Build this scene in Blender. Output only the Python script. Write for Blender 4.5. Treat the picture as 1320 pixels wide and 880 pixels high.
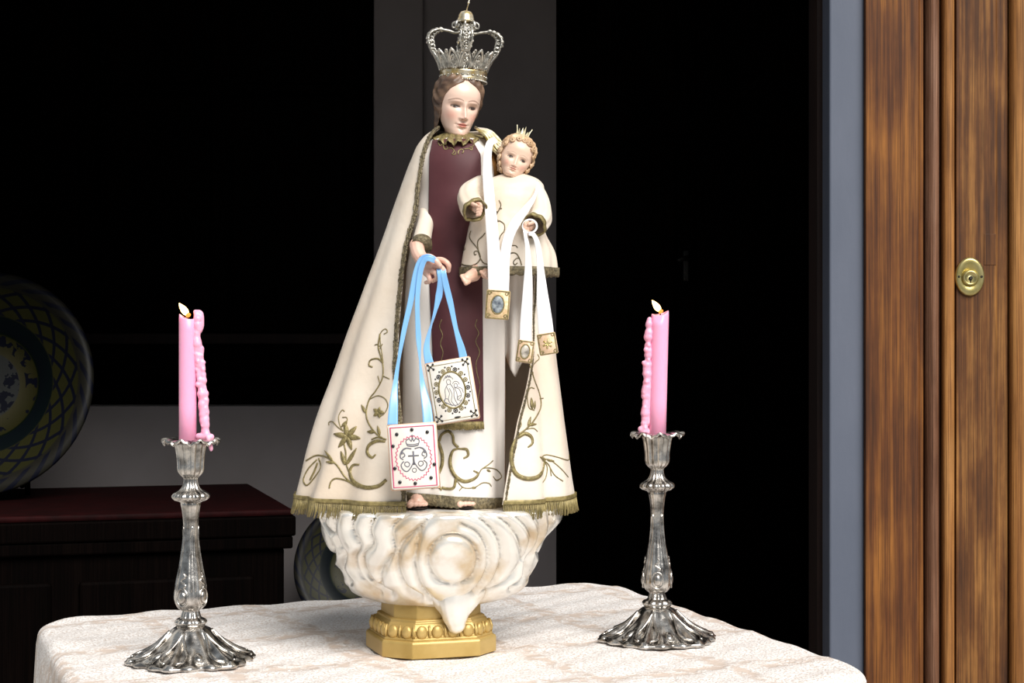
import bpy, bmesh, math, random
import numpy as np
from mathutils import Vector, Matrix, Euler
from mathutils.bvhtree import BVHTree

for o in list(bpy.data.objects):
    bpy.data.objects.remove(o, do_unlink=True)
sc = bpy.context.scene
COL = sc.collection
R = math.radians
rng = random.Random(7)
nrng = np.random.default_rng(11)

# ------------------------------------------------------------------ camera, sky, sun, exposure
F = 2300.0; D0 = 2.3; ZC = 1.148
cam = bpy.data.cameras.new('camera')
cam_o = bpy.data.objects.new('camera', cam); COL.objects.link(cam_o)
cam.sensor_width = 36.0; cam.lens = F / 1320 * 36.0
cam.clip_start = 0.05
cam_o.location = (0, -D0, ZC); cam_o.rotation_euler = (R(90), 0, 0)
sc.camera = cam_o

world = bpy.data.worlds.new('world'); sc.world = world
world.use_nodes = True
bg = world.node_tree.nodes['Background']
bg.inputs[0].default_value = (0.80, 0.90, 1.0, 1)
bg.inputs[1].default_value = 0.30

sun = bpy.data.lights.new('sun', 'SUN'); sun.energy = 5.3; sun.angle = R(40); sun.color = (1.0, 0.965, 0.92)
sun_o = bpy.data.objects.new('sun', sun); COL.objects.link(sun_o)
sun_o.rotation_euler = Vector((-0.40, 0.80, -0.84)).to_track_quat('-Z', 'Y').to_euler()
sun_o.location = (2, -4, 5)

vs = sc.view_settings
vs.view_transform = 'Standard'; vs.look = 'None'; vs.gamma = 1.0; vs.use_curve_mapping = False
vs.exposure = 0.0
try:
    sc.cycles.use_denoising = True
except Exception:
    pass

# ------------------------------------------------------------------ helpers
def P(px, py, y=0.0):
    d = D0 + y
    return np.array([(px - 660) * d / F, y, ZC - (py - 440) * d / F])

def S(y=0.0):
    return (D0 + y) / F            # metres per pixel at depth y

def tag(o, label=None, cat=None, group=None, kind=None):
    if label: o['label'] = label
    if cat: o['category'] = cat
    if group: o['group'] = group
    if kind: o['kind'] = kind
    return o

def thing(name, label, cat, loc=(0, 0, 0), group=None, rz=0.0):
    o = bpy.data.objects.new(name, None); COL.objects.link(o)
    o.location = loc; o.rotation_euler = (0, 0, rz); o.empty_display_size = 0.02
    return tag(o, label, cat, group)

def root_off(parent):
    off = Vector((0, 0, 0))
    p = parent
    while p is not None:
        off += p.location
        p = p.parent
    return np.array(off)

def obj(name, vf, mat, parent=None, smooth=True, local=False, sub=0, bevel=0.0, label=None, kind=None):
    """world-space verts/faces -> one mesh object (shifted into its parent's frame)"""
    v, f = vf
    v = np.asarray(v, dtype=float).reshape(-1, 3)
    if parent is not None and not local:
        v = v - root_off(parent)
    me = bpy.data.meshes.new(name)
    me.from_pydata(v.tolist(), [], [tuple(int(i) for i in q) for q in f])
    me.update()
    bm = bmesh.new(); bm.from_mesh(me)
    bmesh.ops.recalc_face_normals(bm, faces=bm.faces)
    bm.to_mesh(me); bm.free()
    if smooth:
        me.polygons.foreach_set('use_smooth', [True] * len(me.polygons))
    me.materials.append(mat)
    o = bpy.data.objects.new(name, me); COL.objects.link(o)
    if parent is not None: o.parent = parent
    if bevel:
        m = o.modifiers.new('bevel', 'BEVEL'); m.width = bevel; m.segments = 2; m.limit_method = 'ANGLE'; m.angle_limit = R(35)
    if sub:
        m = o.modifiers.new('sub', 'SUBSURF'); m.levels = sub; m.render_levels = sub
    if label: o['label'] = label
    if kind: o['kind'] = kind
    return o

def struct(name, vf, mat, **k):
    o = obj(name, vf, mat, **k); o['kind'] = 'structure'; return o

def merge(*parts):
    V = []; Fc = []; n = 0
    for v, f in parts:
        v = np.asarray(v, dtype=float).reshape(-1, 3)
        V.append(v); Fc += [tuple(i + n for i in q) for q in f]; n += len(v)
    return np.concatenate(V) if V else np.zeros((0, 3)), Fc

def xf(vf, M):
    v, f = vf
    v = np.asarray(v, dtype=float)
    M = np.array(M)
    return v @ M[:3, :3].T + M[:3, 3], f

def box(x0, x1, y0, y1, z0, z1):
    v = [(x, y, z) for z in (z0, z1) for y in (y0, y1) for x in (x0, x1)]
    f = [(0, 1, 3, 2), (4, 6, 7, 5), (0, 4, 5, 1), (1, 5, 7, 3), (3, 7, 6, 2), (2, 6, 4, 0)]
    return np.array(v, float), f

def spline(pts, n=40, closed=False):
    p = np.asarray(pts, float)
    if len(p) < 3 and not closed:
        t = np.linspace(0, 1, n)[:, None]
        return p[0] * (1 - t) + p[-1] * t
    if closed:
        q = np.concatenate([p[-1:], p, p[:2]])
        segs = len(p)
    else:
        q = np.concatenate([[2 * p[0] - p[1]], p, [2 * p[-1] - p[-2]]])
        segs = len(p) - 1
    # chord-length-ish sampling
    L = np.array([np.linalg.norm(q[i + 2] - q[i + 1]) + 1e-9 for i in range(segs)])
    cum = np.concatenate([[0], np.cumsum(L)])
    ts = np.linspace(0, cum[-1], n, endpoint=not closed)
    out = []
    for t in ts:
        i = min(np.searchsorted(cum, t, side='right') - 1, segs - 1)
        u = (t - cum[i]) / L[i]
        a, b, c, d = q[i], q[i + 1], q[i + 2], q[i + 3]
        out.append(0.5 * (2 * b + (c - a) * u + (2 * a - 5 * b + 4 * c - d) * u * u + (3 * b - a - 3 * c + d) * u ** 3))
    return np.array(out)

def interp(x, tab, col):
    t = np.asarray(tab, float)
    return np.interp(x, t[:, 0], t[:, col])

def sinterp(x, xs, ys):
    """smooth (cubic hermite) interpolation"""
    xs = np.asarray(xs, float); ys = np.asarray(ys, float)
    m = np.gradient(ys, xs)
    x = np.clip(np.asarray(x, float), xs[0], xs[-1])
    i = np.clip(np.searchsorted(xs, x, side='right') - 1, 0, len(xs) - 2)
    h = xs[i + 1] - xs[i]; t = (x - xs[i]) / h
    return ((2 * t**3 - 3 * t**2 + 1) * ys[i] + (t**3 - 2 * t**2 + t) * h * m[i]
            + (-2 * t**3 + 3 * t**2) * ys[i + 1] + (t**3 - t**2) * h * m[i + 1])

def frames(path, closed=False):
    p = np.asarray(path, float)
    T = np.gradient(p, axis=0)
    if closed:
        T = np.roll(p, -1, 0) - np.roll(p, 1, 0)
    T /= np.linalg.norm(T, axis=1)[:, None] + 1e-12
    N = np.zeros_like(p); B = np.zeros_like(p)
    ref = np.array([0, -1.0, 0])
    if abs(T[0] @ ref) > 0.9: ref = np.array([0, 0, 1.0])
    n = ref - T[0] * (T[0] @ ref); n /= np.linalg.norm(n)
    for i in range(len(p)):
        n = n - T[i] * (T[i] @ n); n /= np.linalg.norm(n) + 1e-12
        N[i] = n; B[i] = np.cross(T[i], n)
    return T, N, B

def tube(path, rad, seg=8, closed=False, flat=1.0, normals=None, cap=True):
    p = np.asarray(path, float); n = len(p)
    T, N, B = frames(p, closed)
    if normals is not None:
        N = np.asarray(normals, float); N = N - T * (N * T).sum(1)[:, None]
        N /= np.linalg.norm(N, axis=1)[:, None] + 1e-12
        B = np.cross(T, N)
    r = np.full(n, rad, float) if np.isscalar(rad) else np.asarray(rad, float)
    a = np.linspace(0, 2 * math.pi, seg, endpoint=False)
    V = p[:, None, :] + r[:, None, None] * (np.cos(a)[None, :, None] * N[:, None, :] * flat + np.sin(a)[None, :, None] * B[:, None, :])
    V = V.reshape(-1, 3); f = []
    m = n if closed else n - 1
    for i in range(m):
        j = (i + 1) % n
        for k in range(seg):
            l = (k + 1) % seg
            f.append((i * seg + k, i * seg + l, j * seg + l, j * seg + k))
    if cap and not closed:
        f.append(tuple(range(seg - 1, -1, -1))); f.append(tuple((n - 1) * seg + k for k in range(seg)))
    return V, f

def grid_faces(nu, nv, closeu=False, off=0, flip=False):
    f = []
    for i in range(nu if closeu else nu - 1):
        i2 = (i + 1) % nu
        for j in range(nv - 1):
            q = (off + i * nv + j, off + i2 * nv + j, off + i2 * nv + j + 1, off + i * nv + j + 1)
            f.append(q[::-1] if flip else q)
    return f

def gnorm(G, closeu=False):
    du = np.roll(G, -1, 0) - np.roll(G, 1, 0) if closeu else np.gradient(G, axis=0)
    dv = np.gradient(G, axis=1)
    n = np.cross(du, dv); n /= np.linalg.norm(n, axis=2)[..., None] + 1e-12
    return n

def thick_grid(G, t, closeu=False):
    """sheet with thickness; t is the offset along -normal"""
    nu, nv, _ = G.shape
    n = gnorm(G, closeu)
    I = G - n * t
    V = np.concatenate([G.reshape(-1, 3), I.reshape(-1, 3)])
    o = nu * nv
    f = grid_faces(nu, nv, closeu) + grid_faces(nu, nv, closeu, o, True)
    for j0 in (0, nv - 1):
        for i in range(nu if closeu else nu - 1):
            i2 = (i + 1) % nu
            f.append((i * nv + j0, o + i * nv + j0, o + i2 * nv + j0, i2 * nv + j0))
    if not closeu:
        for i0 in (0, nu - 1):
            for j in range(nv - 1):
                f.append((i0 * nv + j, i0 * nv + j + 1, o + i0 * nv + j + 1, o + i0 * nv + j))
    return V, f

def closed_grid(G):
    """closed in u, capped at both v ends"""
    nu, nv, _ = G.shape
    V = list(G.reshape(-1, 3)); f = grid_faces(nu, nv, True)
    V.append(G[:, 0].mean(0)); V.append(G[:, -1].mean(0))
    a = nu * nv
    for i in range(nu):
        i2 = (i + 1) % nu
        f.append((a, i2 * nv, i * nv)); f.append((a + 1, i * nv + nv - 1, i2 * nv + nv - 1))
    return np.array(V), f

def lathe(prof, seg=48, fr=None, fz=None):
    """prof [(r,z)], fr(phi,z,r)->r factor"""
    pr = np.asarray(prof, float)
    a = np.linspace(0, 2 * math.pi, seg, endpoint=False)
    rr = np.tile(pr[:, 0], (seg, 1)); zz = np.tile(pr[:, 1], (seg, 1)); aa = np.tile(a[:, None], (1, len(pr)))
    if fr is not None: rr = rr * fr(aa, zz, rr)
    if fz is not None: zz = zz + fz(aa, zz, rr)
    G = np.stack([rr * np.cos(aa), rr * np.sin(aa), zz], 2)
    return closed_grid(G)

def ball(c, r, seg=10, rings=7, scale=(1, 1, 1)):
    V = []; f = []
    for j in range(1, rings):
        t = math.pi * j / rings
        for i in range(seg):
            a = 2 * math.pi * i / seg
            V.append((c[0] + r * scale[0] * math.sin(t) * math.cos(a), c[1] + r * scale[1] * math.sin(t) * math.sin(a), c[2] + r * scale[2] * math.cos(t)))
    n = len(V); V.append((c[0], c[1], c[2] + r * scale[2])); V.append((c[0], c[1], c[2] - r * scale[2]))
    for j in range(rings - 2):
        for i in range(seg):
            i2 = (i + 1) % seg
            f.append((j * seg + i, (j + 1) * seg + i, (j + 1) * seg + i2, j * seg + i2))
    for i in range(seg):
        i2 = (i + 1) % seg
        f.append((n, i, i2)); f.append((n + 1, (rings - 2) * seg + i2, (rings - 2) * seg + i))
    return np.array(V), f

def blob(name, chains, voxel, mat, parent, smooth=4, label=None):
    """one continuous skin over chains of tapered capsules [(points, radii)] (world space)"""
    parts = []
    for pts, rad in chains:
        pts = np.asarray(pts, float); rad = np.asarray(rad if not np.isscalar(rad) else [rad] * len(pts), float)
        if len(pts) > 2:
            n = len(pts) * 4
            t = np.linspace(0, 1, n); t0 = np.linspace(0, 1, len(pts))
            rad = np.interp(t, t0, rad)
            q = []
            for tt in t:
                q.append(spline_at(pts, tt))
            pts = np.array(q)
        if len(pts) > 1:
            parts.append(tube(pts, rad, 12))
        parts.append(ball(pts[0], rad[0], 12, 8)); parts.append(ball(pts[-1], rad[-1], 12, 8))
    v, f = merge(*parts)
    me = bpy.data.meshes.new('tmp'); me.from_pydata((v).tolist(), [], f); me.update()
    t = bpy.data.objects.new('tmp', me); COL.objects.link(t)
    m = t.modifiers.new('r', 'REMESH'); m.mode = 'VOXEL'; m.voxel_size = voxel
    s = t.modifiers.new('s', 'SMOOTH'); s.iterations = smooth; s.factor = 0.5
    dg = bpy.context.evaluated_depsgraph_get(); dg.update()
    e = t.evaluated_get(dg)
    m2 = bpy.data.meshes.new_from_object(e)
    vv = np.array([x.co for x in m2.vertices]); ff = [tuple(p.vertices) for p in m2.polygons]
    bpy.data.objects.remove(t, do_unlink=True)
    return obj(name, (vv, ff), mat, parent, label=label)

def spline_at(p, t):
    p = np.asarray(p, float); n = len(p) - 1
    q = np.concatenate([[2 * p[0] - p[1]], p, [2 * p[-1] - p[-2]]])
    s = t * n; i = min(int(s), n - 1); u = s - i
    a, b, c, d = q[i:i + 4]
    return 0.5 * (2 * b + (c - a) * u + (2 * a - 5 * b + 4 * c - d) * u * u + (3 * b - a - 3 * c + d) * u ** 3)

def bvh_of(o):
    off = root_off(o)
    me = o.data
    return BVHTree.FromPolygons([tuple(np.array(v.co) + off) for v in me.vertices], [tuple(p.vertices) for p in me.polygons])

CAMV = Vector((0, -D0, ZC))
def cast(bvh, px, py):
    d = (Vector(P(px, py, 0)) - CAMV).normalized()
    h = bvh.ray_cast(CAMV, d)
    if h[0] is None: return None
    n = h[1]
    if n.dot(d) > 0: n = -n
    return np.array(h[0]), np.array(n)

def stitch(bvh, pts, rad, n=None, lift=0.0004, flat=0.55, seg=6):
    """an embroidered cord laid on the cloth: traced course, followed over the surface"""
    pts = np.asarray(pts, float)
    L = np.linalg.norm(np.diff(pts, axis=0), axis=1).sum()
    n = n or max(6, int(L / 1.6))
    q = spline(pts, n)
    W = []; N = []
    for a in q:
        h = cast(bvh, a[0], a[1])
        if h is None: continue
        W.append(h[0] + h[1] * lift); N.append(h[1])
    if len(W) < 3: return np.zeros((0, 3)), []
    r = rad if np.isscalar(rad) else np.interp(np.linspace(0, 1, len(W)), np.linspace(0, 1, len(rad)), rad)
    return tube(np.array(W), r, seg, flat=flat, normals=np.array(N))

# ------------------------------------------------------------------ materials
def nmat(name):
    m = bpy.data.materials.new(name); m.use_nodes = True
    return m, m.node_tree, m.node_tree.nodes['Principled BSDF']

def pm(name, base, rough=0.5, metal=0.0, var=0.0, vscale=20.0, bump=0.0, bscale=60.0, base2=None, sheen=0.0, spec=None, sss=0.0, coat=0.0, stretch=(1, 1, 1), detail=4.0, contrast=(0.35, 0.65), bdist=0.002):
    m, nt, b = nmat(name)
    b.inputs['Base Color'].default_value = (*base, 1)
    b.inputs['Roughness'].default_value = rough
    b.inputs['Metallic'].default_value = metal
    if sheen: b.inputs['Sheen Weight'].default_value = sheen
    if spec is not None: b.inputs['Specular IOR Level'].default_value = spec
    if sss:
        b.inputs['Subsurface Weight'].default_value = sss
        b.inputs['Subsurface Scale'].default_value = 0.01
        b.inputs['Subsurface Radius'].default_value = (1.0, 0.45, 0.35)
    if coat:
        b.inputs['Coat Weight'].default_value = coat; b.inputs['Coat Roughness'].default_value = 0.2
    if base2 is not None or var or bump:
        tc = nt.nodes.new('ShaderNodeTexCoord'); mp = nt.nodes.new('ShaderNodeMapping'); mp.inputs['Scale'].default_value = stretch
        nt.links.new(tc.outputs['Object'], mp.inputs['Vector'])
    if base2 is not None:
        nz = nt.nodes.new('ShaderNodeTexNoise'); nz.inputs['Scale'].default_value = vscale; nz.inputs['Detail'].default_value = detail
        cr = nt.nodes.new('ShaderNodeValToRGB')
        cr.color_ramp.elements[0].position = contrast[0]; cr.color_ramp.elements[0].color = (*base, 1)
        cr.color_ramp.elements[1].position = contrast[1]; cr.color_ramp.elements[1].color = (*base2, 1)
        nt.links.new(mp.outputs[0], nz.inputs['Vector']); nt.links.new(nz.outputs['Fac'], cr.inputs[0]); nt.links.new(cr.outputs[0], b.inputs['Base Color'])
    if bump:
        n2 = nt.nodes.new('ShaderNodeTexNoise'); n2.inputs['Scale'].default_value = bscale; n2.inputs['Detail'].default_value = 5
        bp = nt.nodes.new('ShaderNodeBump'); bp.inputs['Strength'].default_value = bump; bp.inputs['Distance'].default_value = bdist
        nt.links.new(mp.outputs[0], n2.inputs['Vector']); nt.links.new(n2.outputs['Fac'], bp.inputs['Height']); nt.links.new(bp.outputs[0], b.inputs['Normal'])
    return m

def ramp(nt, stops):
    cr = nt.nodes.new('ShaderNodeValToRGB'); e = cr.color_ramp.elements
    while len(e) < len(stops): e.new(0.5)
    for i, (p, c) in enumerate(stops):
        e[i].position = p; e[i].color = (*c, 1)
    return cr

def wood(name, dark, mid, light, seed=0.0, scale=1.0, rough=0.45, grain=0.5):
    m, nt, b = nmat(name)
    L = nt.links.new
    tc = nt.nodes.new('ShaderNodeTexCoord')
    def noise(sx, sz, det, off):
        mp = nt.nodes.new('ShaderNodeMapping'); mp.inputs['Scale'].default_value = (sx, sx, sz); mp.inputs['Location'].default_value = (seed + off, seed * 2 + off, seed * 3)
        n = nt.nodes.new('ShaderNodeTexNoise'); n.inputs['Scale'].default_value = scale; n.inputs['Detail'].default_value = det; n.inputs['Roughness'].default_value = 0.6
        L(tc.outputs['Object'], mp.inputs['Vector']); L(mp.outputs[0], n.inputs['Vector']); return n
    big = noise(11, 3.2, 5, 0); streak = noise(105, 1.7, 5, 5); fine = noise(520, 7, 3, 9)
    c1 = ramp(nt, [(0.36, dark), (0.5, mid), (0.66, light)])
    mixf = nt.nodes.new('ShaderNodeMath'); mixf.operation = 'MULTIPLY_ADD'; mixf.inputs[1].default_value = 0.55
    add2 = nt.nodes.new('ShaderNodeMath'); add2.operation = 'MULTIPLY'; add2.inputs[1].default_value = 0.45
    L(big.outputs['Fac'], mixf.inputs[0]); L(streak.outputs['Fac'], add2.inputs[0]); L(add2.outputs[0], mixf.inputs[2]); L(mixf.outputs[0], c1.inputs[0])
    c2 = ramp(nt, [(0.36, (1 - grain, 1 - grain * 1.05, 1 - grain * 1.1)), (0.58, (1, 1, 1))])
    L(fine.outputs['Fac'], c2.inputs[0])
    mx = nt.nodes.new('ShaderNodeMix'); mx.data_type = 'RGBA'; mx.blend_type = 'MULTIPLY'; mx.inputs[0].default_value = 1.0
    L(c1.outputs[0], mx.inputs[6]); L(c2.outputs[0], mx.inputs[7]); L(mx.outputs[2], b.inputs['Base Color'])
    b.inputs['Roughness'].default_value = rough; b.inputs['Specular IOR Level'].default_value = 0.3
    bp = nt.nodes.new('ShaderNodeBump'); bp.inputs['Strength'].default_value = 0.35; bp.inputs['Distance'].default_value = 0.0012
    L(fine.outputs['Fac'], bp.inputs['Height']); L(bp.outputs[0], b.inputs['Normal'])
    return m

def emis(name, col, s):
    m, nt, b = nmat(name)
    b.inputs['Base Color'].default_value = (0, 0, 0, 1)
    b.inputs['Emission Color'].default_value = (*col, 1); b.inputs['Emission Strength'].default_value = s
    return m

def vcol(name, rough=0.4, sss=0.0, coat=0.0):
    m, nt, b = nmat(name)
    a = nt.nodes.new('ShaderNodeAttribute'); a.attribute_name = 'Col'
    nt.links.new(a.outputs['Color'], b.inputs['Base Color'])
    b.inputs['Roughness'].default_value = rough
    if coat:
        b.inputs['Coat Weight'].default_value = coat; b.inputs['Coat Roughness'].default_value = 0.25
    return m

M = {}
M['wall'] = pm('grey plaster', (0.215, 0.193, 0.192), 0.8, base2=(0.245, 0.222, 0.224), vscale=6, bump=0.15, bscale=40)
M['jamb'] = pm('blue grey paint', (0.078, 0.093, 0.130), 0.6, base2=(0.092, 0.107, 0.146), vscale=14, bump=0.12, bscale=120, stretch=(1, 1, 0.3))
M['facade'] = pm('facade plaster', (0.55, 0.53, 0.50), 0.85, base2=(0.62, 0.60, 0.56), vscale=5, bump=0.2, bscale=50)
M['floor_in'] = pm('dark floor tile', (0.06, 0.03, 0.02), 0.5, base2=(0.09, 0.045, 0.03), vscale=8)
M['paving'] = pm('stone paving', (0.36, 0.34, 0.31), 0.8, base2=(0.46, 0.43, 0.39), vscale=7, bump=0.2, bscale=60)
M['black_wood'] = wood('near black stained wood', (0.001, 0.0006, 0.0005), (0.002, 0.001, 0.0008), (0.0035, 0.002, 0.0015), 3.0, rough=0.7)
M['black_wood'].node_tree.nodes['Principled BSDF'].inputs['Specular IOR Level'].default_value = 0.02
M['brown_edge'] = wood('dark brown wood', (0.008, 0.003, 0.002), (0.015, 0.006, 0.004), (0.03, 0.012, 0.007), 1.0, rough=.7)
M['door_a'] = wood('door wood reddish brown', (0.030, 0.0075, 0.002), (0.115, 0.036, 0.0065), (0.30, 0.115, 0.020), 0.0, rough=.6)
M['door_b'] = wood('door wood worn', (0.020, 0.006, 0.003), (0.12, 0.043, 0.009), (0.36, 0.165, 0.042), 4.3, scale=1.2, rough=.6)
M['door_c'] = wood('door wood golden', (0.13, 0.047, 0.010), (0.30, 0.125, 0.031), (0.46, 0.225, 0.070), 8.1, rough=.6)
M['door_m'] = wood('door moulding', (0.06, 0.022, 0.010), (0.17, 0.078, 0.042), (0.28, 0.155, 0.10), 2.2, rough=0.45)
M['brass'] = pm('aged brass', (0.40, 0.33, 0.12), 0.32, 0.9, base2=(0.50, 0.43, 0.20), vscale=60)
M['iron'] = pm('dark iron', (0.03, 0.028, 0.025), 0.5, 0.7)
M['silver'] = pm('tarnished silver', (0.17, 0.155, 0.14), 0.26, 1.0, base2=(0.68, 0.65, 0.61), vscale=75, bump=0.2, bscale=150, contrast=(0.32, 0.60))
M['crown_silver'] = pm('antique silver', (0.26, 0.25, 0.225), 0.36, 0.95, base2=(0.72, 0.69, 0.62), vscale=170)
M['crown_gold'] = pm('worn gilt silver', (0.55, 0.40, 0.16), 0.35, 0.9, base2=(0.75, 0.70, 0.58), vscale=120)
M['gold_paint'] = pm('gold paint', (0.40, 0.265, 0.075), 0.42, 0.4, base2=(0.54, 0.38, 0.135), vscale=16, bump=0.1, bscale=90)
M['cloud'] = pm('silver leaf cloud', (0.66, 0.53, 0.36), 0.27, 0.55, base2=(0.90, 0.875, 0.82), vscale=16, bump=0.14, bscale=110, contrast=(0.34, 0.50), coat=0.2, detail=6)
def speckle(m, col, scale, thr):
    """chips and worn specks over whatever colour the material already has"""
    nt = m.node_tree; b = nt.nodes['Principled BSDF']; L = nt.links.new
    src = b.inputs['Base Color'].links[0].from_socket
    tc = nt.nodes.new('ShaderNodeTexCoord'); n = nt.nodes.new('ShaderNodeTexNoise'); n.inputs['Scale'].default_value = scale; n.inputs['Detail'].default_value = 6; n.inputs['Roughness'].default_value = .7
    L(tc.outputs['Object'], n.inputs['Vector'])
    r = ramp(nt, [(thr, (0, 0, 0)), (thr + .025, (1, 1, 1))]); L(n.outputs['Fac'], r.inputs[0])
    mx = nt.nodes.new('ShaderNodeMix'); mx.data_type = 'RGBA'; L(r.outputs[0], mx.inputs[0]); L(src, mx.inputs[6]); mx.inputs[7].default_value = (*col, 1); L(mx.outputs[2], b.inputs['Base Color'])
speckle(M['cloud'], (.16, .11, .07), 60, .69)
M['wax'] = pm('pink wax', (0.93, 0.40, 0.60), 0.35, sss=0.35)
M['wax2'] = pm('pale pink wax', (0.90, 0.42, 0.58), 0.3, sss=0.35)
M['wick'] = pm('charred wick', (0.02, 0.015, 0.012), 0.9)
M['flame'] = emis('candle flame', (1.0, 0.62, 0.22), 9.0)
M['flame_tip'] = emis('candle flame glow', (1.0, 0.25, 0.03), 2.2)
M['satin'] = pm('cream satin', (0.70, 0.585, 0.46), 0.42, base2=(0.80, 0.715, 0.61), vscale=9, bump=0.3, bscale=30, sheen=0.15, bdist=0.005)
M['satin_d'] = pm('inner cream cloth', (0.74, 0.69, 0.64), 0.6, base2=(0.80, 0.75, 0.70), vscale=9, bump=0.1, bscale=40)
M['scap'] = pm('maroon brown satin', (0.062, 0.016, 0.020), 0.55, base2=(0.090, 0.027, 0.032), vscale=14, sheen=0.06, spec=0.3, bump=0.08, bscale=50)
M['robe'] = pm('brown habit cloth', (0.30, 0.14, 0.035), 0.7)
M['goldthread'] = pm('gold thread', (0.17, 0.135, 0.055), 0.45, 0.35, base2=(0.32, 0.26, 0.11), vscale=220, bump=0.5, bscale=500)
M['goldthread_d'] = pm('dull gold braid', (0.085, 0.068, 0.04), 0.55, 0.3, base2=(0.24, 0.195, 0.11), vscale=260, bump=0.8, bscale=450)
M['fringe'] = pm('gold fringe', (0.17, 0.135, 0.05), 0.45, 0.25, base2=(0.34, 0.27, 0.11), vscale=150)
M['gold_leaf'] = pm('gilded metal', (0.55, 0.42, 0.10), 0.35, 0.6, base2=(0.72, 0.66, 0.42), vscale=80)
M['skin_c'] = vcol('painted flesh', 0.38, coat=0.3)
M['skin'] = pm('painted flesh plain', (0.72, 0.43, 0.33), 0.4, base2=(0.78, 0.52, 0.42), vscale=60)
M['skin_ch'] = pm('painted flesh tan', (0.66, 0.40, 0.29), 0.4, base2=(0.72, 0.48, 0.37), vscale=60)
M['hair'] = pm('brown painted hair', (0.055, 0.03, 0.02), 0.45, base2=(0.20, 0.12, 0.075), vscale=40, stretch=(1, 1, 3))
M['blond'] = pm('blond painted hair', (0.40, 0.24, 0.12), 0.4, base2=(0.66, 0.47, 0.30), vscale=70)
M['blue_rib'] = pm('light blue satin ribbon', (0.20, 0.46, 0.82), 0.34, sheen=0.4, spec=0.9)
M['white_rib'] = pm('white satin ribbon', (0.90, 0.88, 0.88), 0.4, sheen=0.2)
M['card'] = pm('white silk card', (0.76, 0.71, 0.63), 0.6, base2=(0.82, 0.78, 0.72), vscale=50)
M['card_edge'] = pm('peach silk edging', (0.80, 0.52, 0.36), 0.55)
M['card_gold'] = pm('gold embroidered card', (0.62, 0.42, 0.22), 0.5, 0.15, base2=(0.76, 0.58, 0.36), vscale=180, bump=0.4, bscale=300)
M['card_peach'] = pm('peach embroidered card', (0.78, 0.56, 0.42), 0.55, 0.1, base2=(0.70, 0.48, 0.28), vscale=200, bump=0.3, bscale=300)
M['pink'] = pm('crimson pink thread', (0.62, 0.06, 0.17), 0.6)
M['ink'] = pm('grey ink', (0.16, 0.16, 0.19), 0.7)
M['bead'] = pm('dark bead', (0.03, 0.028, 0.03), 0.25, 0.4)
M['photo'] = pm('oval print', (0.06, 0.075, 0.10), 0.4, base2=(0.34, 0.38, 0.40), vscale=190)
M['photo2'] = pm('oval print pale', (0.20, 0.18, 0.15), 0.4, base2=(0.66, 0.60, 0.52), vscale=190)
M['red_cloth'] = pm('dark red lacquer', (0.007, 0.0005, 0.0006), 0.75, base2=(0.019, 0.0012, 0.0015), spec=0.1, vscale=26, stretch=(1, 3, 1), bump=0.2, bscale=70)
M['crown_paper'] = pm('pale gilt', (0.80, 0.74, 0.50), 0.4, 0.2)

# ------------------------------------------------------------------ setting
YF = 0.45           # plane of the doorway
YB = 1.92           # back wall of the room
dF = D0 + YF; dB = D0 + YB
def XF(px): return (px - 660) * dF / F
def XB(px): return (px - 660) * dB / F
def ZB(py): return ZC - (py - 440) * dB / F

struct('floor', box(-2.6, 2.0, YF, YB + 2.2, -0.05, 0.0), M['floor_in'], smooth=False)
struct('paving', box(-4, 4, -6, YF, -0.06, -0.001), M['paving'], smooth=False)
struct('ceiling', box(-2.6, 2.0, YF, YB + 2.2, 2.7, 2.8), M['wall'], smooth=False)
struct('wall_left', box(-2.7, -2.6, YF, YB + 2.2, 0, 2.8), M['wall'], smooth=False)
struct('wall_right', box(2.0, 2.1, YF, YB + 2.2, 0, 2.8), M['wall'], smooth=False)
# back wall: a dark shuttered window above, and a dark inner door at the right
xw = XB(485); zw = ZB(523.5); xd0 = XB(717)
struct('wall_back', merge(box(-2.6, xw, YB, YB + .25, 0, zw), box(xw, xd0, YB, YB + .25, 0, 2.7),
                          box(xd0, 2.0, YB, YB + .25, 2.45, 2.7), box(1.15, 2.0, YB, YB + .25, 0, 2.45),
                          box(-2.6, -1.75, YB, YB + .25, zw, 2.7), box(-1.75, xw, YB, YB + .25, 2.5, 2.7)), M['wall'], smooth=False)
struct('wall_pier', box(xw - 0.004, XB(546), YB - 0.03, YB + 0.01, 0, 2.7), M['wall'], smooth=False, bevel=0.004)
# inner window with closed dark shutters
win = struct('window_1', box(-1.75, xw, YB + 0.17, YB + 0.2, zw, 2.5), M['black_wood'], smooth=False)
for (a, b, c, d) in ((-1.75, xw, zw, zw + .05), (-1.75, xw, 2.44, 2.5), (-1.75, -1.69, zw, 2.5), (xw - .05, xw, zw, 2.5)):
    obj('window_frame', box(a, b, YB + 0.12, YB + 0.17, c, d), M['black_wood'], win, smooth=False, bevel=0.004)
for i in range(4):
    x0 = -1.68 + i * (xw - .06 + 1.68) / 4; x1 = x0 + (xw - .06 + 1.68) / 4 - 0.012
    for (z0, z1) in ((zw + .06, 1.14), (1.17, 1.75), (1.78, 2.43)):
        obj('shutter_panel', box(x0 + .02, x1 - .02, YB + 0.145, YB + 0.175, z0, z1), M['black_wood'], win, smooth=False, bevel=0.006)
obj('window_rail', box(-1.68, xw - .06, YB + 0.13, YB + 0.17, 1.142, 1.168), M['brown_edge'], win, smooth=False, bevel=0.003)
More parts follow.
